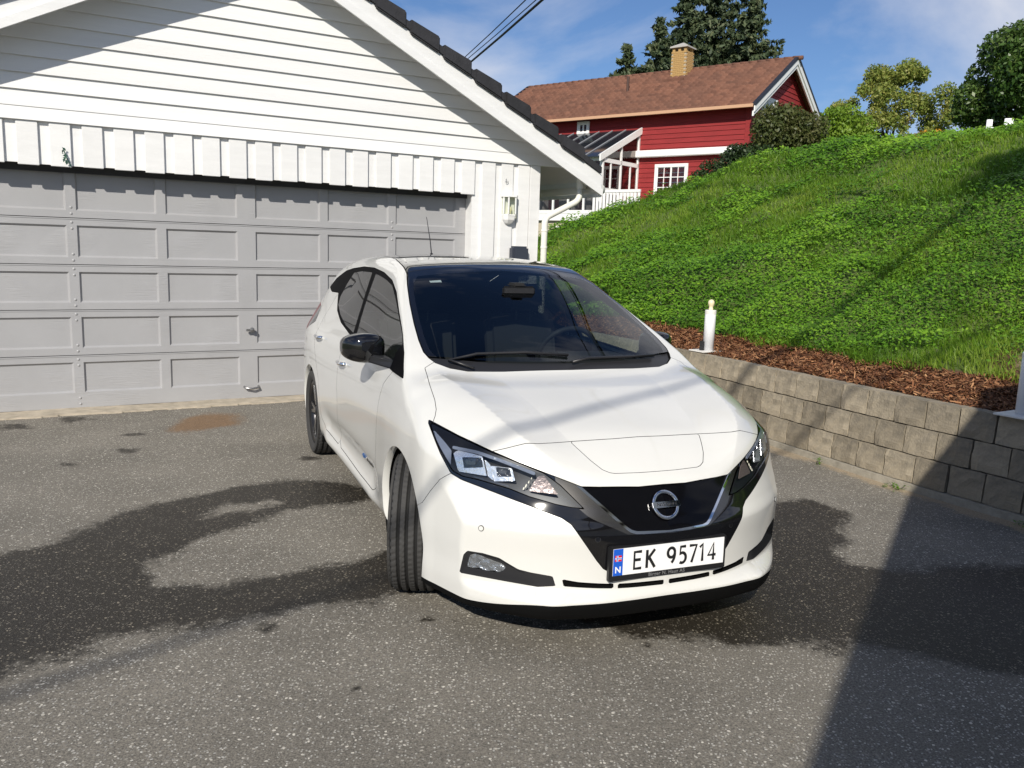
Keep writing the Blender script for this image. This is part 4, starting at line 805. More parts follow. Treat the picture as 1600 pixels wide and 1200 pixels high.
def shell(nth, nx, nr, nph):
    th = np.linspace(0, np.pi / 2, nth + 1); x0, x1 = .20, -2.75
    org = np.r_[np.full(nth + 1, x0), np.linspace(x0, x1, nx + 1)[1:], np.full(nr, x1)]; t2 = np.linspace(0, np.pi / 2, nr + 1)[1:]
    ax = np.r_[np.cos(th), np.zeros(nx), -np.sin(t2)]; rd = np.r_[np.sin(th), np.ones(nx), np.cos(t2)]; ph = np.linspace(-np.pi / 2, np.pi / 2, nph + 1)
    D = np.stack([ax[:, None] + 0 * ph, rd[:, None] * np.cos(ph), rd[:, None] * np.sin(ph)], -1); O = np.zeros_like(D); O[..., 0] = org[:, None]; O[..., 2] = .62
    sh_ = D.shape[:2]; D = D.reshape(-1, 3); O = O.reshape(-1, 3); lo = np.zeros(len(D)); hi = np.full(len(D), 1.5); act = np.arange(len(D))
    for s in np.arange(.16, 1.5, .05):
        hit = field(O[act] + D[act] * s) > 0; hi[act[hit]] = s; lo[act[hit]] = s - .05; act = act[~hit]
        if not len(act): break
    for _ in range(17):
        m = (lo + hi) / 2; g = field(O + D * m[:, None]) < 0; lo = np.where(g, m, lo); hi = np.where(g, hi, m)
    V = O + D * ((lo + hi) / 2)[:, None]; V[np.abs(V[:, 1]) < 1e-6, 1] = 0
    N = np.zeros_like(V); e = .002
    for i in range(3):
        d = np.zeros(3); d[i] = e; N[:, i] = field(V + d) - field(V - d)
    N /= np.linalg.norm(N, axis=1, keepdims=True); i = np.arange(len(V)).reshape(sh_)
    a, b_, c, d = i[:-1, :-1].ravel(), i[1:, :-1].ravel(), i[1:, 1:].ravel(), i[:-1, 1:].ravel(); T = np.concatenate([np.stack([a, d, c], 1), np.stack([a, c, b_], 1)])
    tn = np.cross(V[T[:, 1]] - V[T[:, 0]], V[T[:, 2]] - V[T[:, 0]]); fl = (tn * N[T[:, 0]]).sum(1) < 0; T[fl] = T[fl][:, ::-1]
    return V, N, T[np.linalg.norm(tn, axis=1) > 1e-10]
def clip(M, f):
    """split a triangle mesh along f = 0 -> (inside f<0, outside)"""
    V, N, T = M; out = []
    f = np.where(np.abs(f) < 1e-7, 1e-7, f)
    for sgn in (1, -1):
        g = f * sgn; ins = g[T] < 0; cnt = ins.sum(1); keep = [T[cnt == 3]]; ne, nk = [], []
        E_ = []; tri = []
        t1 = T[cnt == 1]; i1 = np.argmax(ins[cnt == 1], 1); r = np.arange(len(t1)); a, b_, c = t1[r, i1], t1[r, (i1 + 1) % 3], t1[r, (i1 + 2) % 3]
        t2 = T[cnt == 2]; i2 = np.argmin(ins[cnt == 2], 1); r2 = np.arange(len(t2)); o, p, q = t2[r2, i2], t2[r2, (i2 + 1) % 3], t2[r2, (i2 + 2) % 3]
        ed = np.concatenate([np.stack([a, b_], 1), np.stack([a, c], 1), np.stack([p, o], 1), np.stack([q, o], 1)]); es = np.sort(ed, 1)
        if len(es):
            u, inv = np.unique(es, axis=0, return_inverse=True); inv = inv.ravel(); w = (g[u[:, 0]] / (g[u[:, 0]] - g[u[:, 1]]))[:, None]
            nV = V[u[:, 0]] * (1 - w) + V[u[:, 1]] * w; nN = N[u[:, 0]] * (1 - w) + N[u[:, 1]] * w; nN /= np.linalg.norm(nN, axis=1, keepdims=True)
            k = len(V); n1, n2 = len(a), len(p); ab, ac, po, qo = k + inv[:n1], k + inv[n1:2 * n1], k + inv[2 * n1:2 * n1 + n2], k + inv[2 * n1 + n2:]
            keep += [np.stack([a, ab, ac], 1), np.stack([po, p, q], 1), np.stack([po, q, qo], 1)]; VV, NN = np.concatenate([V, nV]), np.concatenate([N, nN])
        else: VV, NN = V, N
        TT = np.concatenate(keep); us, inv = np.unique(TT, return_inverse=True); out.append((VV[us], NN[us], inv.reshape(-1, 3)))
    return out
e1 = np.array([-.4429, .8966, 0]); e2 = np.array([-.3327, -.1644, .9286]); dv_ = np.array([.8325, .4113, .3711])
def tqf(poly, back=True):
    """region given in a three-quarter front drawing of the car (metres)"""
    def f(V, N):
        s = sdf_poly(np.stack([V @ e1, V @ e2], 1), poly); return np.maximum(s, -(N @ dv_) * .3 - .02)
    return f
def sidef(poly, amin=.45): return lambda V, N: np.maximum(sdf_poly(V[:, [0, 2]], poly), amin - V[:, 1])
def frontf(poly, xmin=.5): return lambda V, N: np.maximum(sdf_poly(V[:, [1, 2]], poly), xmin - V[:, 0])
def topf(poly, zmin=1.1): return lambda V, N: np.maximum(sdf_poly(V[:, [0, 1]], poly), zmin - V[:, 2])
def cut(M, fn, gap=0.):
    f = fn(M[0], M[1])
    if gap:
        ins, _ = clip(M, f + gap); _, o = clip(M, f - gap); return ins, o
    return clip(M, f)
def mirror(M):
    V, N, T = M; return V * [1, -1, 1], N * [1, -1, 1], T[:, ::-1]
def both(M):
    V, N, T = M; V2, N2, T2 = mirror(M); k = len(V); mp_ = np.arange(k) + k; c = V[:, 1] == 0; mp_[c] = np.where(c)[0]
    N = N.copy(); N[c, 1] = 0; VV, NN, TT = np.concatenate([V, V2]), np.concatenate([N, N2]), np.concatenate([T, mp_[T2]]); us, inv = np.unique(TT, return_inverse=True); return VV[us], NN[us], inv.reshape(-1, 3)
def push(M, d): return M[0] + M[1] * (d[:, None] if np.ndim(d) else d), M[1], M[2]
def skirt(M, t, direction=None):
    """give the panel an edge: boundary edges folded inwards"""
    V, N, T = M; E_ = np.concatenate([T[:, [0, 1]], T[:, [1, 2]], T[:, [2, 0]]]); key = np.sort(E_, 1); u, inv, c = np.unique(key, axis=0, return_inverse=True, return_counts=True)
    B = E_[c[inv.ravel()] == 1]; B = B[~((np.abs(V[B[:, 0], 1]) < 1e-6) & (np.abs(V[B[:, 1], 1]) < 1e-6))]
    if not len(B): return M
    k = len(V); a, b_ = B[:, 0], B[:, 1]; ed = V[b_] - V[a]; pn = np.cross(ed, N[a]); pn /= np.linalg.norm(pn, axis=1, keepdims=True) + 1e-12; n_ = len(B)
    ins = -N if direction is None else np.tile(np.array(direction, float), (len(V), 1)); Vn = np.concatenate([V[a], V[b_], V[b_] + ins[b_] * t, V[a] + ins[a] * t]); Nn = np.concatenate([pn * .8 + N[a] * .6, pn * .8 + N[b_] * .6, pn, pn]); Nn /= np.linalg.norm(Nn, axis=1, keepdims=True)
    j = np.arange(n_); q = np.concatenate([np.stack([k + j, k + 3 * n_ + j, k + 2 * n_ + j], 1), np.stack([k + j, k + 2 * n_ + j, k + n_ + j], 1)]); return np.concatenate([V, Vn]), np.concatenate([N, Nn]), np.concatenate([T, q])
def dark_edges(o, n0):
    """panel edges in the shut lines coloured black as gap shade; wheel arch lips keep the paint"""
    me = o.data
    if M_paint.name not in me.materials: return o
    me.materials.append(M_inner); k = len(me.polygons); c = np.zeros(k * 3); me.polygons.foreach_get('center', c); c = c.reshape(-1, 3); r = np.minimum(np.hypot(c[:, 0] - .012, c[:, 2] - .315), np.hypot(c[:, 0] + 2.69, c[:, 2] - .318))
    idx = np.zeros(k, np.int32); idx[n0:] = 1; idx[(r < .40) & (np.abs(c[:, 1]) > .4)] = 0; idx[c[:, 2] < .21] = 0; me.polygons.foreach_set('material_index', idx); return o
def put(name, M, m, parent=None, t=.010):
    n0 = len(M[2]); M = skirt(M, t) if t else M
    return dark_edges(np_mesh(name, M[0], M[2], m, parent or CAR, N=M[1]), n0)
def put2(name, M, m, t=.010, parents=None):
    """same part on both sides; returns (left, right)"""
    n0 = len(M[2]); M = skirt(M, t) if t else M
    R_ = mirror(M); p = parents or (CAR, CAR); return dark_edges(np_mesh(name, M[0], M[2], m, p[0], N=M[1]), n0), dark_edges(np_mesh(name, R_[0], R_[2], m, p[1], N=R_[1]), n0)

# materials
M_paint = mat('pearl_white_paint', (.675, .67, .635), .30, spec=.5, coat=1.0); M_gloss = mat('gloss_black', (.006, .006, .007), .06, spec=.5, coat=.6); M_satin = mat('satin_black', (.018, .018, .02), .42)
M_inner = mat('inner_black', (.004, .004, .004), .9, spec=.1); M_chrome = mat('chrome', (.86, .87, .89), .06, 1.); M_dchrome = mat('dark_chrome', (.16, .155, .15), .22, .9); M_tyre = mat('tyre_rubber', (.040, .039, .038), .8, bump=.15, bscale=200)
M_ws = thin_glass('windshield_glass', (.60, .67, .67), 1.58); M_sg = thin_glass('side_glass', (.60, .66, .63), 1.6); M_rg = thin_glass('privacy_glass', (.10, .11, .11), 1.62); M_lens = thin_glass('lamp_cover', (.92, .94, .96), 1.36)
M_under = mat('underbody_plastic', (.003, .003, .003), .7, spec=.12); M_roof = mat('black_roof_paint', (.010, .010, .011), .10, coat=1.0); M_red = mat('tail_red', (.16, .006, .012), .25)
M_grille = mat('grille_panel', (.003, .003, .004), .10, spec=.18); M_interior = mat('interior_black', (.010, .010, .011), .75, var=.3, vscale=5); M_seat = mat('seat_fabric', (.013, .013, .014), .9); M_reflector = mat('lamp_reflector', (.70, .71, .73), .32, .45); M_blackm2 = mat('lamp_housing', (.006, .006, .008), .4)

S = shell(165, 300, 36, 300)
arch = lambda V, N: np.maximum(np.minimum(np.hypot(V[:, 0] - .012, V[:, 2] - .315) - .366, np.hypot(V[:, 0] + 2.69, V[:, 2] - .318) - .366), .42 - V[:, 1])
_, S = cut(S, arch)
lowz = lambda V, N: V[:, 2] - np.where(V[:, 0] > .30, .19 + .043 * sst(-V[:, 1], -.79, -.52), .178)
under, S = cut(S, lowz)
put('underbody', both(under), M_under, t=0)
# windscreen, cowl and roof
ws_poly = [(1.004, 1.619), (.967, 1.499), (.912, 1.345), (.848, 1.187), (.794, 1.068), (.751, .989), (.716, .952), (.678, .924), (.602, .896), (.514, .885), (.345, .904), (-.004, .962), (-.5, 1.05), (-.5, 1.95), (.2, 1.872), (.535, 1.77), (.804, 1.69), (.901, 1.657)]
cowl_poly = [(.732, .966), (.70, .965), (.587, .964), (.410, .962), (.235, .980), (.055, 1.007), (-.5, 1.10), (-.5, .80), (.9, .80), (.80, .965)]
W_, S = cut(S, tqf(ws_poly), .003)
cowl, W_ = cut(W_, tqf(cowl_poly))
core, frit = cut(W_, lambda V, N: tqf(ws_poly)(V, N) + .030 + .035 * sst(V[:, 2], 1.36, 1.46))
glass = put('windshield', both(core), M_ws, t=0); put('windshield_border', both(frit), M_gloss, glass, t=.004); put('cowl', both(push(cowl, -.012)), M_satin, t=0)
roof_poly = [(-.8, -.2), (-.8, .62), (-1.111, .573), (-1.351, .549), (-1.553, .526), (-2.2, .505), (-2.75, .49), (-2.9, .475), (-2.93, -.2)]
Rf, S = cut(S, topf(roof_poly, 1.25), .003); put('roof_panel', both(Rf), M_roof)
# side windows
dlo = [(-.164, .977), (-.207, 1.003), (-.331, 1.076), (-.502, 1.148), (-.789, 1.251), (-1.012, 1.338), (-1.227, 1.394), (-1.505, 1.429), (-1.808, 1.447), (-2.113, 1.444), (-2.467, 1.419), (-2.70, 1.392), (-3.0, 1.320), (-3.12, 1.25), (-2.85, 1.225), (-2.56, 1.235), (-2.44, 1.185), (-2.302, 1.125), (-2.033, 1.064), (-1.688, 1.022), (-1.055, .994), (-.411, .974)]
gl_f = [(-1.690, 1.414), (-1.396, 1.393), (-1.167, 1.364), (-.941, 1.294), (-.724, 1.217), (-.519, 1.147), (-.43, 1.110), (-.50, 1.06), (-.49, .992), (-.643, .990), (-1.044, 1.004), (-1.50, 1.022), (-1.56, 1.143), (-1.630, 1.284)]
gl_r = [(-2.35, 1.392), (-2.1, 1.412), (-1.80, 1.416), (-1.745, 1.33), (-1.670, 1.2), (-1.610, 1.040), (-1.879, 1.062), (-2.152, 1.110), (-2.36, 1.165), (-2.42, 1.22), (-2.41, 1.31)]
Dl, S = cut(S, sidef(dlo, .40), .0015)
gf, Dl = cut(Dl, sidef(gl_f, .40)); gr, Dl = cut(Dl, sidef(gl_r, .40))
put2('window_trim', Dl, mat('window_trim_black', (.004, .004, .005), .55, spec=.02))
# tail lamps
tl, S = cut(S, sidef([(-2.80, 1.00), (-2.93, 1.10), (-3.2, 1.13), (-3.6, .82), (-3.6, .68), (-3.34, .80), (-3.18, .89), (-2.98, .945)], .5), .002); tA, tB = cut(tl, lambda V, N: V[:, 0] + 3.02)
p_ = put2('taillight', tA, M_red); put2('taillight_cover', tB, M_gloss, parents=p_)
# doors
d_f = [(-.30, 1.05), (-.44, .946), (-.512, .895), (-.540, .82), (-.545, .72), (-.545, .568), (-.552, .46), (-.60, .31), (-.66, .285), (-1.0, .282), (-1.62, .292), (-1.695, .32), (-1.70, .40), (-1.688, .50), (-1.695, .58), (-1.724, .70), (-1.742, .80), (-1.742, .90), (-1.70, 1.1)]
d_r = [(-1.70, 1.1), (-1.742, .90), (-1.742, .80), (-1.724, .70), (-1.695, .58), (-1.688, .50), (-1.70, .40), (-1.695, .32), (-1.72, .295), (-2.12, .305), (-2.24, .36), (-2.31, .50), (-2.36, .64), (-2.47, .76), (-2.56, .88), (-2.60, 1.05), (-2.56, 1.25), (-2.4, 1.3)]
Df, S = cut(S, sidef(d_f, .5), .0018); Dr, S = cut(S, sidef(d_r, .5), .0018)
doors_f = put2('door', Df, M_paint); doors_r = put2('door', Dr, M_paint)
put2('window', gf, M_sg, t=0, parents=doors_f); put2('window', gr, M_rg, t=0, parents=doors_r)
# lamps and black nose
hl_poly = [(.618, .571), (.472, .496), (.324, .428), (.21, .386), (.107, .35), (.038, .306), (-.061, .221), (-.009, .222), (.054, .231), (.16, .255), (.244, .283), (.379, .315), (.443, .327), (.482, .346), (.518, .393), (.55, .441), (.591, .508)]
HL, S = cut(S, tqf(hl_poly), .002)
blk = [(.624, .580), (.473, .499), (.324, .431), (.211, .388), (.108, .354), (.054, .337), (-.045, .306), (-.116, .310), (-.187, .317), (-.277, .325), (-.379, .345), (-.8, .37), (-.8, .03), (-.41, .003), (-.172, -.019), (-.146, -.007), (-.118, .023), (-.090, .058), (-.046, .113), (-.012, .155), (.027, .178), (.104, .202), (.251, .249), (.442, .312), (.489, .337), (.542, .419), (.622, .562)]
BK, S = cut(S, tqf(blk), .0015)
u_poly = [(-.5, .95), (.395, .95), (.372, .705), (.352, .683), (.210, .549), (.192, .533), (.176, .522), (.155, .516), (0, .509), (-.5, .509)]
uf = frontf(u_poly, .55)
GR, BK = cut(BK, uf); CH, BK = cut(BK, lambda V, N: uf(V, N) - .0105)
VT, BK = cut(BK, lambda V, N: np.maximum(uf(V, N) - np.where(V[:, 2] > .50, .010 + .050 * sst(V[:, 2], .50, .58), .010) - .012, .505 - V[:, 2]))
put('grille', both(push(GR, -.012 * sst(-uf(GR[0], GR[1]), 0, .02))), M_grille, t=0)
put('chrome_trim', both(push(CH, .004)), M_chrome, t=.008)
put2('dark_trim', push(VT, -.012 + .016 * sst(uf(VT[0], VT[1]), .045, .0085)), M_dchrome, t=.02)
put('front_mask', both(BK), M_gloss)
# bumper with fog lamp bezels and slots
fb = [(.435, -.058), (.418, .015), (.402, .031), (.338, .025), (.269, .01), (.229, -.011), (.19, -.03), (.141, -.039), (.052, -.049), (.039, -.086), (.11, -.094), (.236, -.081)]
fl_ = [(.416, -.041), (.401, .005), (.378, .011), (.307, -.011), (.263, -.023), (.248, -.036), (.257, -.048), (.281, -.058), (.346, -.051)]
FB, S = cut(S, tqf(fb)); s_ = tqf(fb)
FL, FB = cut(FB, tqf(fl_))
fbz = put2('fog_light_bezel', push(FB, -.030 * sst(-s_(FB[0], FB[1]), 0, .020) * sst(FB[0][:, 1], .47, .60)), M_satin, t=.0)
flo = put2('fog_light', push(FL, -.022), M_lens, t=0); put2('fog_reflector', push(FL, -.040 + .012 * np.abs(np.sin(FL[0][:, 1] * 60))), mat('fog_reflector_grey', (.50, .51, .53), .2, .8, bump=1., bscale=45), t=.0, parents=flo)
slots = lambda V, N: np.minimum(sdf_poly(V[:, [1, 2]], [(.012, .276), (.012, .296), (.218, .299), (.218, .279)]), sdf_poly(V[:, [1, 2]], [(.236, .280), (.236, .300), (.376, .310), (.437, .320), (.430, .290)])) + 10 * (V[:, 0] < .5)
SL, S = cut(S, slots); put('lower_intake', both(push(SL, -.03)), M_inner, t=0)
bump_poly = [(.470, .345), (.495, .334), (.538, .312), (.583, .268), (.622, .223), (.665, .208), (.75, .206), (.95, .15), (.95, -.7), (-1.2, -.7), (-1.2, .3), (.2, .3), (.4, .335)]
BP, S = cut(S, lambda V, N: np.maximum(tqf(bump_poly)(V, N), .2 - V[:, 0]), .0012)
put('bumper', both(BP), M_paint, t=.012)
# bonnet, nose panel and charging lid
hood_poly = [(.687, .926), (.723, .888), (.664, .771), (.618, .684), (.599, .631), (.597, .596), (.602, .560), (.46, .47), (.324, .428), (.264, .445), (.187, .470), (.139, .474), (.082, .486), (.008, .503), (-.179, .536), (-.285, .558), (-1.0, .67), (-1.0, 1.2), (.3, 1.05), (.6, 1.0)]
HD, S = cut(S, tqf(hood_poly), .0014); put('hood', both(HD), M_paint)
lid_poly = [(.003, .497), (-.028, .468), (-.078, .422), (-.128, .384), (-.157, .374), (-.177, .372), (-.283, .386), (-.379, .403), (-1.0, .50), (-1.0, .68), (-.285, .558), (-.179, .536), (.0, .506)]
pan_poly = [(.324, .428), (.264, .445), (.187, .47), (.139, .474), (.082, .486), (.008, .503), (-.179, .536), (-.285, .558), (-1.0, .67), (-1.0, .1), (.1, .2), (.36, .40)]
NP, S = cut(S, lambda V, N: np.maximum(tqf(pan_poly)(V, N), .3 - V[:, 0]), .0)
LD, NP = cut(NP, tqf(lid_poly), .0011)
npo = put('nose_panel', both(NP), M_paint); put('charging_lid', both(LD), M_paint, npo)
put('body', both(S), M_paint, t=.035)
# dark lining just inside the panels
I_ = shell(56, 90, 14, 96); _, I_ = cut(I_, lambda V, N: arch(V, N) - .02)
for fn in (tqf(ws_poly), sidef(dlo, .40)): _, I_ = cut(I_, lambda V, N: fn(V, N) - .012)
_, I_ = cut(I_, lambda V, N: tqf(hl_poly)(V, N) - .01); _, I_ = cut(I_, lambda V, N: tqf(fb)(V, N) - .005)
put('inner_lining', both(push(I_, -.024)), M_inner, t=0)
for cx in (.012, -2.69):
    for sgn in (1, -1):
        V, T = [], []; K = 26
        for i in range(K + 1):
            a = math.radians(-25) + math.radians(230) * i / K; x, z = cx + .372 * math.cos(a), .318 + .372 * math.sin(a); V += [(x, sgn * .50, z), (x, sgn * .865, z)]
        for i in range(K): T.append((2 * i, 2 * i + 1, 2 * i + 3, 2 * i + 2))
        ctr = len(V); V.append((cx, sgn * .5, .318))
        o = np_mesh('wheel_arch_liner', np.array(V), np.array(T), M_inner, CAR); m2 = MB().lathe([(0, 0), (.38, 0)], 28, 'y', (cx, sgn * .5, .318)).build('wheel_arch_wall', M_inner, CAR)
# head lamps: clear cover, dark housing, two projector boxes, light strip, indicator
hl = put2('headlight', HL, M_lens, t=0)
hs_ = tqf(hl_poly); dep = -.055 * sst(-hs_(HL[0], HL[1]), 0, .03) - .006
put2('lamp_housing', push(HL, dep - .001), M_blackm2, t=0, parents=hl)
def frame_at(c, nd):
    nd = Vector(nd).normalized(); xx = Vector((0, 0, 1)).cross(nd).normalized(); yy = nd.cross(xx); return Matrix(((xx.x, yy.x, nd.x, c[0]), (xx.y, yy.y, nd.y, c[1]), (xx.z, yy.z, nd.z, c[2]), (0, 0, 0, 1)))
def placed(mb, name, m, parent, c, nd, sgn, bevel=0, smooth=False):
    mt = frame_at(c, nd); mb.v = [tuple(mt @ Vector(v)) for v in mb.v]; mb.v = [(x, sgn * y, z) for x, y, z in mb.v]; return mb.build(name, m, parent, bevel=bevel, smooth=smooth)
def frame_box(w, h, t, d, skew=.012):
    o_ = [(-w - skew, -h), (w - skew, -h), (w + skew, h), (-w + skew, h)]; i_ = [(x * (1 - t / w) if True else x, y * (1 - t / h)) for x, y in o_]; vs = [(x, y, 0) for x, y in o_] + [(x, y, -.004) for x, y in i_] + [(x * .8, y * .8, -d) for x, y in i_]
    return MB().add(vs, [(k, (k + 1) % 4, 4 + (k + 1) % 4, 4 + k) for k in range(4)] + [(4 + k, 4 + (k + 1) % 4, 8 + (k + 1) % 4, 8 + k) for k in range(4)])
HP = {'p1o': [(.489, .424), (.469, .436), (.364, .410), (.341, .329), (.462, .345)], 'p1i': [(.458, .408), (.374, .406), (.365, .362), (.446, .358)], 'p2o': [(.327, .370), (.238, .363), (.221, .314), (.309, .309)], 'p2i': [(.308, .365), (.250, .361), (.241, .329), (.301, .328)],
    'mid': [(.359, .398), (.331, .373), (.315, .311), (.340, .330)], 'bar': [(.495, .456), (.382, .433), (.259, .392), (.139, .351), (.145, .339), (.264, .379), (.385, .419), (.494, .442)], 'guide': [(.154, .333), (.142, .345), (.183, .281), (.193, .281)],
    'ind': [(.128, .337), (.106, .341), (.046, .270), (.165, .277), (.145, .313)], 'tube': [(.604, .544), (.533, .474), (.499, .437), (.497, .361), (.519, .393), (.573, .485)], 'low': [(.395, .327), (.244, .295), (.245, .288), (.397, .320)]}
M_cup = mat('lamp_cup_chrome', (.80, .81, .83), .22, .75, bump=.25, bscale=55); M_proj = mat('projector_glass', (.012, .013, .016), .08, coat=1.0, bump=.5, bscale=75); M_bar = mat('lamp_light_bar', (.16, .18, .23), .18, bump=.2, bscale=60); M_ind = mat('indicator_facets', (.20, .16, .15), .25, .5, bump=.15, bscale=60); M_guide = mat('lamp_light_guide', (.72, .68, .55), .3)
def lamp_piece(name, key, depth, m, hole=None, slope=None):
    A_, _ = cut(HL, tqf(HP[key]))
    f_o = tqf(HP[key])
    if hole:
        _, A_ = cut(A_, tqf(HP[hole])); f_i = tqf(HP[hole]); a_, b_ = -f_o(A_[0], A_[1]), f_i(A_[0], A_[1]); w = np.clip(a_ / (a_ + b_ + 1e-6), 0, 1); d_ = -(depth + (slope - depth) * w)
    else: d_ = -depth
    return put2(name, push(A_, d_), m, t=.004, parents=hl)
lamp_piece('projector_cup', 'p1o', .010, M_cup, 'p1i', .034); lamp_piece('projector_lens', 'p1i', .030, M_proj); lamp_piece('projector_cup', 'p2o', .010, M_cup, 'p2i', .030); lamp_piece('projector_lens', 'p2i', .026, M_proj)
lamp_piece('cup_bridge', 'mid', .022, M_cup); lamp_piece('light_bar', 'bar', .007, M_bar); lamp_piece('light_guide', 'guide', .010, M_guide); lamp_piece('indicator', 'ind', .012, M_ind); lamp_piece('side_light_tube', 'tube', .010, M_bar); lamp_piece('chrome_strip', 'low', .012, M_dchrome)
for key, parts_ in (('p1i', ((.440, .395, .395, .372), (.420, .402, .392, .384))), ('p2i', ((.296, .353, .262, .340),))):
    for (a0, b0, a1, b1) in parts_:
        HP['tmp'] = [(a0, b0), (a1, b0), (a1, b1), (a0, b1)]; lamp_piece('led_module', 'tmp', .024, M_dchrome)
# emblem, sensors, number plate
en = Vector((.87, 0, .49)).normalized(); em = frame_at((.884, 0, .600), en); EMB = MB()
ring = []
for k in range(64):
    a = 2 * math.pi * k / 64
    for j in range(8):
        b_ = 2 * math.pi * j / 8; rr = .0545 + .0085 * math.cos(b_); ring.append((rr * math.cos(a), rr * math.sin(a), .006 * math.sin(b_)))
EMB.add(ring, [(k * 8 + j, ((k + 1) % 64) * 8 + j, ((k + 1) % 64) * 8 + (j + 1) % 8, k * 8 + (j + 1) % 8) for k in range(64) for j in range(8)]); EMB.v = [tuple(em @ Vector(v)) for v in EMB.v]
EMO = EMB.build('emblem', M_chrome, CAR, smooth=True)
bar = MB().box(-.066, .066, -.0125, .0125, -.002, .009); bar.v = [tuple(em @ Vector(v)) for v in bar.v]; bar.build('emblem_bar', M_chrome, EMO, bevel=.002)
text_mesh('emblem_text', 'NISSAN', .0185, M_blackp, EMO, em @ Matrix.Translation((0, 0, .0095)), extrude=.0004, xscale=1.35, spacing=1.15)
for sgn in (1, -1):
    for c, nd, m in (((.682, .723, .502), (.80, .58, .05), M_paint), ((.904, .314, .491), (.95, .25, .15), M_gloss)):
        placed(MB().lathe([(0, .0015), (.0095, .0015), (.0095, 0)], 18, 'z'), 'parking_sensor', m, CAR, c, nd, sgn); placed(MB().lathe([(.0098, .0005), (.0118, .0005), (.0118, -.004), (.0098, -.004)], 18, 'z', closed=True), 'sensor_ring', M_satin, CAR, c, nd, sgn)
PX, PZ = .938, .4004
pm = Matrix(((0, 0, 1, PX), (1, 0, 0, 0), (0, 1, 0, PZ), (0, 0, 0, 1))) @ Matrix.Rotation(-.0157, 4, 'X')
def on_plate(mb, name, m, parent, bevel=0): mb.v = [tuple(pm @ Vector(v)) for v in mb.v]; return mb.build(name, m, parent, bevel=bevel)
M_plw = mat('plate_white', (.83, .83, .83), .4); M_plk = mat('plate_black', (.012, .012, .013), .45); M_plb = mat('plate_blue', (.012, .10, .55), .4); M_plr = mat('flag_red', (.62, .02, .03), .4); M_plg = mat('frame_print_grey', (.16, .16, .16), .5)
plate = on_plate(MB().box(-.274, .274, -.080, .062, -.026, -.001), 'plate_frame', M_plk, CAR, bevel=.004)
on_plate(MB().box(-.260, .260, -.055, .055, -.0008, .0012), 'number_plate', M_plw, plate); on_plate(MB().box(-.2595, -.2165, -.0545, .0545, .0013, .0018), 'country_band', M_plb, plate)
on_plate(MB().box(-.253, -.223, .004, .028, .0020, .0023), 'flag', M_plr, plate); on_plate(MB().box(-.253, -.223, .0125, .0195, .0025, .0028).box(-.2455, -.2385, .004, .0124, .0025, .0028).box(-.2455, -.2385, .0196, .028, .0025, .0028), 'flag_cross_white', M_plw, plate)
on_plate(MB().box(-.253, -.223, .0145, .0175, .0030, .0033).box(-.2435, -.2405, .004, .0144, .0030, .0033).box(-.2435, -.2405, .0176, .028, .0030, .0033), 'flag_cross_blue', M_plb, plate)
text_mesh('country_letter', 'N', .036, M_plw, plate, pm @ Matrix.Translation((-.238, -.032, .0022)), extrude=.0003, offset=.0008)
def stroke_char(name, lines, x0, y0, m, parent, base, r=.0063):
    cu = bpy.data.curves.new(name, 'CURVE'); cu.dimensions = '3D'; cu.bevel_depth = r; cu.bevel_resolution = 2; cu.use_fill_caps = True
    for ln in lines:
        sp_ = cu.splines.new('POLY'); sp_.points.add(len(ln) - 1)
        for p, (x, y) in zip(sp_.points, ln): p.co = (x0 + x, y0 + y, 0, 1)
    t = bpy.data.objects.new(name, cu); COL.objects.link(t); bpy.context.view_layer.update(); me = bpy.data.meshes.new_from_object(t.evaluated_get(bpy.context.evaluated_depsgraph_get())); bpy.data.objects.remove(t)
    me.transform(Matrix.Diagonal((1, 1, .14, 1))); me.transform(base); me.materials.clear(); return link(name, me, m, parent)
arc = lambda cx, cy, rx, ry, a0, a1, n_=12: [(cx + rx * math.cos(math.radians(a0 + (a1 - a0) * k / n_)), cy + ry * math.sin(math.radians(a0 + (a1 - a0) * k / n_))) for k in range(n_ + 1)]
GLYPH = {'E': [[(.036, .072), (.003, .072), (.003, .003), (.036, .003)], [(.003, .039), (.032, .039)]], 'K': [[(.003, 0), (.003, .075)], [(.038, .075), (.006, .036)], [(.013, .043), (.040, 0)]],
    '9': [arc(.020, .052, .0165, .020, 0, 360, 20), [(.0365, .052)] + arc(.010, .046, .0265, .042, 8, -62, 8)], '5': [[(.034, .072), (.010, .072), (.007, .041)] + arc(.018, .0245, .0175, .0215, 118, -125, 16)],
    '7': [[(.002, .072), (.036, .072), (.014, 0)]], '1': [[(.006, .060), (.020, .073), (.020, 0)]], '4': [[(.028, 0), (.028, .072), (.003, .022), (.040, .022)]]}
pb = pm @ Matrix.Translation((0, 0, .0016))
for ch_, x_ in (('E', -.168), ('K', -.110), ('9', -.014), ('5', .040), ('7', .090), ('1', .136), ('4', .181)): stroke_char('plate_character', GLYPH[ch_], x_, -.0375, M_plk, plate, pb)
text_mesh('dealer_print', 'Birger N. Haug AS', .021, M_plg, plate, pm @ Matrix.Translation((-.01, -.0675, -.0006)), extrude=.0003, offset=.0003, spacing=1.08)
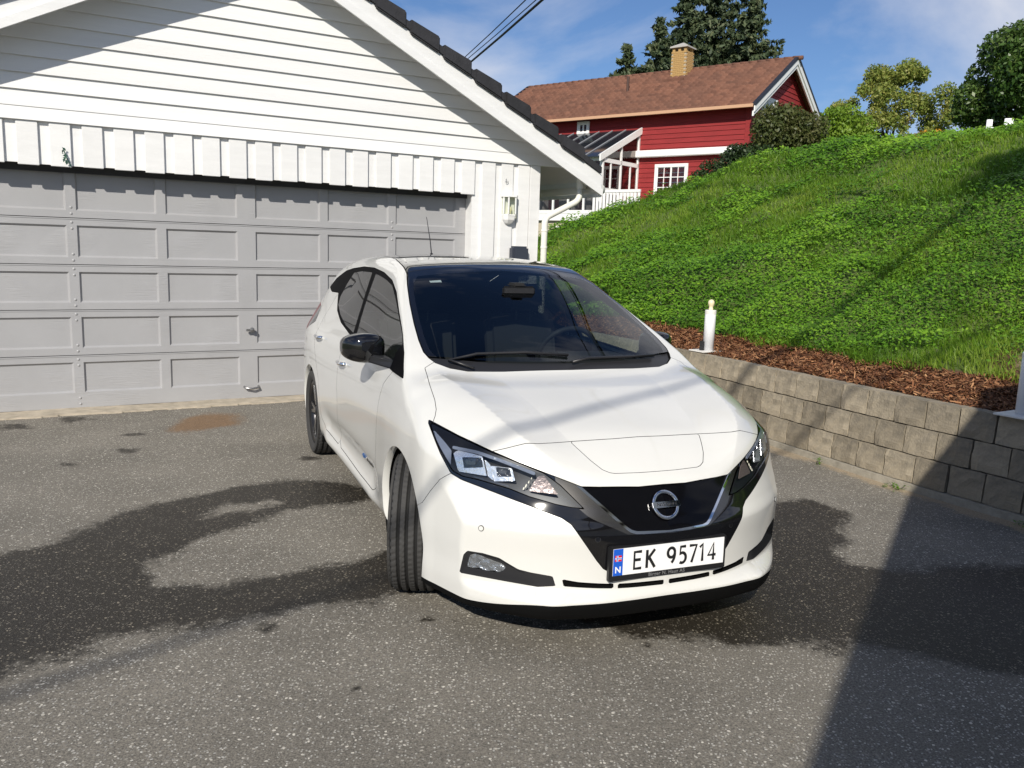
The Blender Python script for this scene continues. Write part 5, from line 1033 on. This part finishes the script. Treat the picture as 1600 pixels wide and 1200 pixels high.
# mirrors
def mirror_mesh(sgn):
    V, T = [], []; nu, nv = 40, 20
    for j in range(nv + 1):
        ph = -math.pi / 2 + math.pi * j / nv
        for i in range(nu):
            th = 2 * math.pi * i / nu; s_ = lambda v, p: math.copysign(abs(v) ** p, v); cx, cy, cz = s_(math.cos(ph), .7) * s_(math.cos(th), .55), s_(math.cos(ph), .7) * s_(math.sin(th), .55), s_(math.sin(ph), .6)
            y = .905 + .114 * cx; fx = .085 if cy > 0 else .045
            taper = 1 - .16 * max(0, cx) ; x = -.735 + fx * cy * (1 - .25 * abs(cx) ** 3) - .05 * max(0, cx) ** 2; z = 1.055 + .080 * cz * taper + .012 * cx * 0; V.append((x, sgn * y, z))
    for j in range(nv):
        for i in range(nu): T.append((j * nu + i, j * nu + (i + 1) % nu, (j + 1) * nu + (i + 1) % nu, (j + 1) * nu + i))
    return np.array(V), np.array(T)[:, ::int(1)]
for sgn in (1, -1):
    V, T = mirror_mesh(sgn)
    if sgn < 0: T = T[:, ::-1]
    mo = np_mesh('mirror', V, T, M_gloss, CAR)
    MB().box(-.785, -.782, *sorted((sgn * .825, sgn * .985)), 1.02, 1.115).build('mirror_glass', M_chrome, mo); MB().add([(x, sgn * y, z) for x, y, z in [(-.80, .90, .985), (-.69, .90, .985), (-.69, .90, 1.03), (-.80, .90, 1.03), (-.74, .78, .970), (-.42, .79, .970), (-.46, .77, 1.015), (-.74, .77, 1.015)]], [(0, 1, 2, 3), (4, 7, 6, 5), (0, 4, 5, 1), (1, 5, 6, 2), (2, 6, 7, 3), (3, 7, 4, 0)]).build('mirror_arm', M_satin, mo, bevel=.008)
# handles and side badge
for (x, z, ds) in ((-1.60, .848, doors_f), (-2.42, .925, doors_r)):
    for dr_, sgn in zip(ds, (1, -1)):
        w = float(Wd(np.array([x]), np.array([z]))[0]); h = MB()
        h.tube([(x + .095, sgn * (w - .004), z + .003), (x + .075, sgn * (w + .022), z + .004), (x, sgn * (w + .030), z), (x - .075, sgn * (w + .024), z - .002), (x - .095, sgn * (w - .002), z - .002)], [.012, .014, .0145, .014, .012], 10).build('handle', M_chrome, dr_, smooth=True)
for sgn, dr_ in ((1, doors_f[0]), (-1, doors_f[1])):
    x0 = -.84; w = float(Wd(np.array([x0]), np.array([.405]))[0]) + .002
    R_ = Matrix(((-sgn, 0, 0, x0), (0, 0, sgn, sgn * w), (0, 1, 0, .405), (0, 0, 0, 1)))
    text_mesh('side_badge', 'ZERO EMISSION', .030, M_dchrome, dr_, R_ @ Matrix.Translation((.045, 0, 0)), extrude=.001, xscale=.85); MB().tube([(x0 - sgn * -.115 * 1, sgn * w, .412), (x0 + sgn * .085, sgn * w, .405)], .010, 6).build('badge_mark', mat('badge_blue', (.02, .07, .2), .3), dr_)
# wipers and antenna
def top_z(x, y): return float(Htop(np.array([x]), np.array([abs(y)]))[0])
for pts in ([(-.09, -.50), (-.17, -.60), (-.19, -.45), (-.165, -.20), (-.13, .02)], [(-.075, .02), (-.105, .12), (-.13, .35), (-.17, .55)]):
    P_ = [(x, y, top_z(x, y) + .012) for x, y in pts]; wo = MB().tube(P_, .008, 6).build('wiper', M_satin, CAR, smooth=True); MB().tube([(x - .012, y, z - .006) for x, y, z in P_[1:]], .005, 5).build('wiper_blade', M_inner, wo)
az = top_z(-2.56, 0); ao = MB().lathe([(0, .035), (.010, .030), (.022, .004), (.026, 0)], 14, 'z', (-2.56, 0, az)).build('antenna', M_satin, CAR, smooth=True); MB().tube([(-2.56, 0, az + .02), (-2.60, 0, az + .12), (-2.715, 0, az + .305)], [.0055, .004, .0025], 6).build('antenna_rod', M_satin, ao)
# cabin
def rbox(x0, x1, y0, y1, z0, z1, name, m, bev=.03): return MB().box(x0, x1, y0, y1, z0, z1).build(name, m, CAR, bevel=bev)
rbox(-3.2, -.2, -.78, .78, .22, .40, 'cabin_floor', M_interior); 
MB().prism([(-.16, .97), (-.30, .99), (-.62, .985), (-.74, .93), (-.76, .70), (-.3, .5), (-.16, .6)], 'y', -.72, .72).build('dashboard', M_interior, CAR, bevel=.02)
rbox(-.66, -.42, .16, .56, .96, 1.03, 'instrument_hood', M_interior, .03)
sw = []
for k in range(40):
    a = 2 * math.pi * k / 40; sw.append((-.86 + .18 * math.sin(a) * .42, .36 + .185 * math.cos(a), .985 + .18 * math.sin(a) * .9))
swo = MB().tube(sw + [sw[0]], .0155, 10).build('steering_wheel', M_interior, CAR, smooth=True); MB().box(-.87, -.84, .24, .48, .955, 1.0).box(-.88, -.85, .33, .39, .83, .96).build('steering_spokes', M_dchrome, swo, bevel=.008)
def seat(x, y, w, back_h, label=None):
    so = MB().prism([(x + .05, .40), (x - .42, .40), (x - .44, .53), (x - .02, .58), (x + .06, .53)], 'y', y - w, y + w).build('seat', M_seat, CAR, bevel=.035)
    MB().prism([(x - .40, .50), (x - .30, .50), (x - .46, back_h), (x - .60, back_h)], 'y', y - w, y + w).build('backrest', M_seat, so, bevel=.04); return so
for y in (-.36, .36):
    so = seat(-1.12, y, .25, 1.16); MB().prism([(-1.60, 1.19), (-1.50, 1.19), (-1.53, 1.37), (-1.60, 1.37)], 'y', y - .13, y + .13).build('headrest', M_seat, so, bevel=.035); MB().tube([(-1.56, y - .05, 1.12), (-1.56, y - .05, 1.22)], .007, 6).tube([(-1.56, y + .05, 1.12), (-1.56, y + .05, 1.22)], .007, 6).build('headrest_rod', M_satin, so)
so = seat(-2.02, 0, .62, 1.10)
for y in (-.38, 0, .38): MB().prism([(-2.52, 1.11), (-2.42, 1.11), (-2.44, 1.23), (-2.51, 1.23)], 'y', y - .12, y + .12).build('headrest', M_seat, so, bevel=.03)
MB().box(-.785, -.765, -.10, .10, 1.342, 1.392).build('rear_view_mirror', M_satin, CAR, bevel=.012)
rbox(-.86, -.76, -.04, .04, 1.385, 1.41, 'camera_housing', M_interior, .01)
st_ = MB().box(-.012, .012, -.032, .032, 0, .001); 
for (a, z) in ((.50, 1.40),):
    x = -.95; y = -.44; zz = top_z(x, y) - .010; MB().add([(x, y - .034, zz), (x, y + .034, top_z(x, y + .034) - .010), (x - .028, y + .034, top_z(x - .028, y + .034) - .010), (x - .028, y - .034, top_z(x - .028, y - .034) - .010)], [(0, 1, 2, 3)]).build('toll_tag_sticker', M_hw, glass)
# wheels
def tyre_mesh():
    R0, W0 = .323, .1075; prof = []
    for t in np.linspace(-1, 1, 49):
        y = t * .098; r = R0 - .004 * t * t - (.014 * max(0, (abs(t) - .82) / .18) ** 2); prof.append((r, y, 1))
    gro = [-.058, -.020, .020, .058]; K = 300; V = []; P_ = []
    side = [(.245, .090), (.262, .1045), (.285, .108), (.302, .106), (.311, .1015)]
    full = [(r, -y, 0) for r, y in side] + prof + [(r, y, 0) for r, y in side[::-1]]
    full = [(.222, -.082, 0)] + full + [(.222, .082, 0)]
    a = np.linspace(0, 2 * np.pi, K, endpoint=False)
    for k, (r, y, tr) in enumerate(full):
        rr = np.full(K, r)
        if tr:
            if min(abs(y - g) for g in gro) < .0062: rr -= .0105
            else:
                rib = int(np.searchsorted(gro, y)); ph_ = a * (58 if rib in (0, 4) else 74) + y * (22 if rib % 2 else -22) * 3 + rib
                rr -= np.where(np.sin(ph_) > .86, .0045, 0)
        V.append(np.stack([rr * np.cos(a), np.full(K, y), rr * np.sin(a)], 1))
    M_ = len(full); V = np.concatenate(V); i = np.arange(M_ * K).reshape(M_, K); j = np.roll(i, -1, 1); T = np.stack([i[:-1].ravel(), i[1:].ravel(), j[1:].ravel(), j[:-1].ravel()], 1); return V, T
TV, TT = tyre_mesh()
M_groove = mat('groove_shade_rubber', (.006, .006, .006), .85)  # blacker rubber colour stands in for the shade inside the tread grooves
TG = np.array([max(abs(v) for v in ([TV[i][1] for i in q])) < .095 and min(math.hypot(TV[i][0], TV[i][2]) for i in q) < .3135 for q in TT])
M_rimd = mat('rim_dark', (.03, .03, .033), .3, .6); M_rimb = mat('rim_machined', (.55, .56, .58), .25, 1.); M_disc = mat('brake_disc', (.25, .25, .26), .4, 1.)
def wheel(x, y, steer):
    e = MB().lathe([(.226, -.085), (.222, -.06), (.205, -.055), (.19, .0), (.19, .05), (.205, .075), (.222, .088), (.226, .085), (.229, .088), (.232, .083)], 48, 'y').build('wheel', M_rimd, CAR, smooth=True); e.location = (x, y, .323); e.rotation_euler = (0, 0, steer + (0 if y > 0 else math.pi))
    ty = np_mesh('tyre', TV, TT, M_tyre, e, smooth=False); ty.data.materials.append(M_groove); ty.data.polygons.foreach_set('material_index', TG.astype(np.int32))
    sp_ = MB(); sf = MB()
    for k in range(5):
        a0 = 2 * math.pi * k / 5
        for da, w in ((-.16, .016), (.16, .016)):
            ca, sa = math.cos(a0 + da), math.sin(a0 + da); ci, si = math.cos(a0 + da * .6), math.sin(a0 + da * .6); px, pz = -sa, ca
            A_ = [(.05 * ci, .05 * si), (.212 * ca, .212 * sa)]
            for mb, w2, y0, y1 in ((sp_, w, .045, .068), (sf, w * .62, .0685, .0715)):
                vs = []
                for yy in (y0, y1):
                    for (qx, qz), ww, dy in ((A_[0], w2 * 1.3, 0), (A_[1], w2, .006)): vs += [(qx + px * ww, yy + dy, qz + pz * ww), (qx - px * ww, yy + dy, qz - pz * ww)]
                mb.add(vs, [(0, 2, 3, 1), (4, 5, 7, 6), (0, 4, 6, 2), (1, 3, 7, 5), (0, 1, 5, 4), (2, 6, 7, 3)])
    sp_.build('rim', M_rimd, e); sf.build('rim_face', M_rimb, e); MB().lathe([(0, .076), (.028, .076), (.034, .070), (.060, .062), (.062, .04)], 28, 'y').build('hub_cap', M_rimd, e, smooth=True); MB().lathe([(.06, .0), (.15, .0), (.15, -.02), (.06, -.02)], 40, 'y', closed=True).build('brake_disc', M_disc, e); return e
wheel(.01, -.795, math.radians(-21)); wheel(.01, .785, math.radians(-21)); wheel(-2.69, -.783, 0); wheel(-2.69, .783, 0)
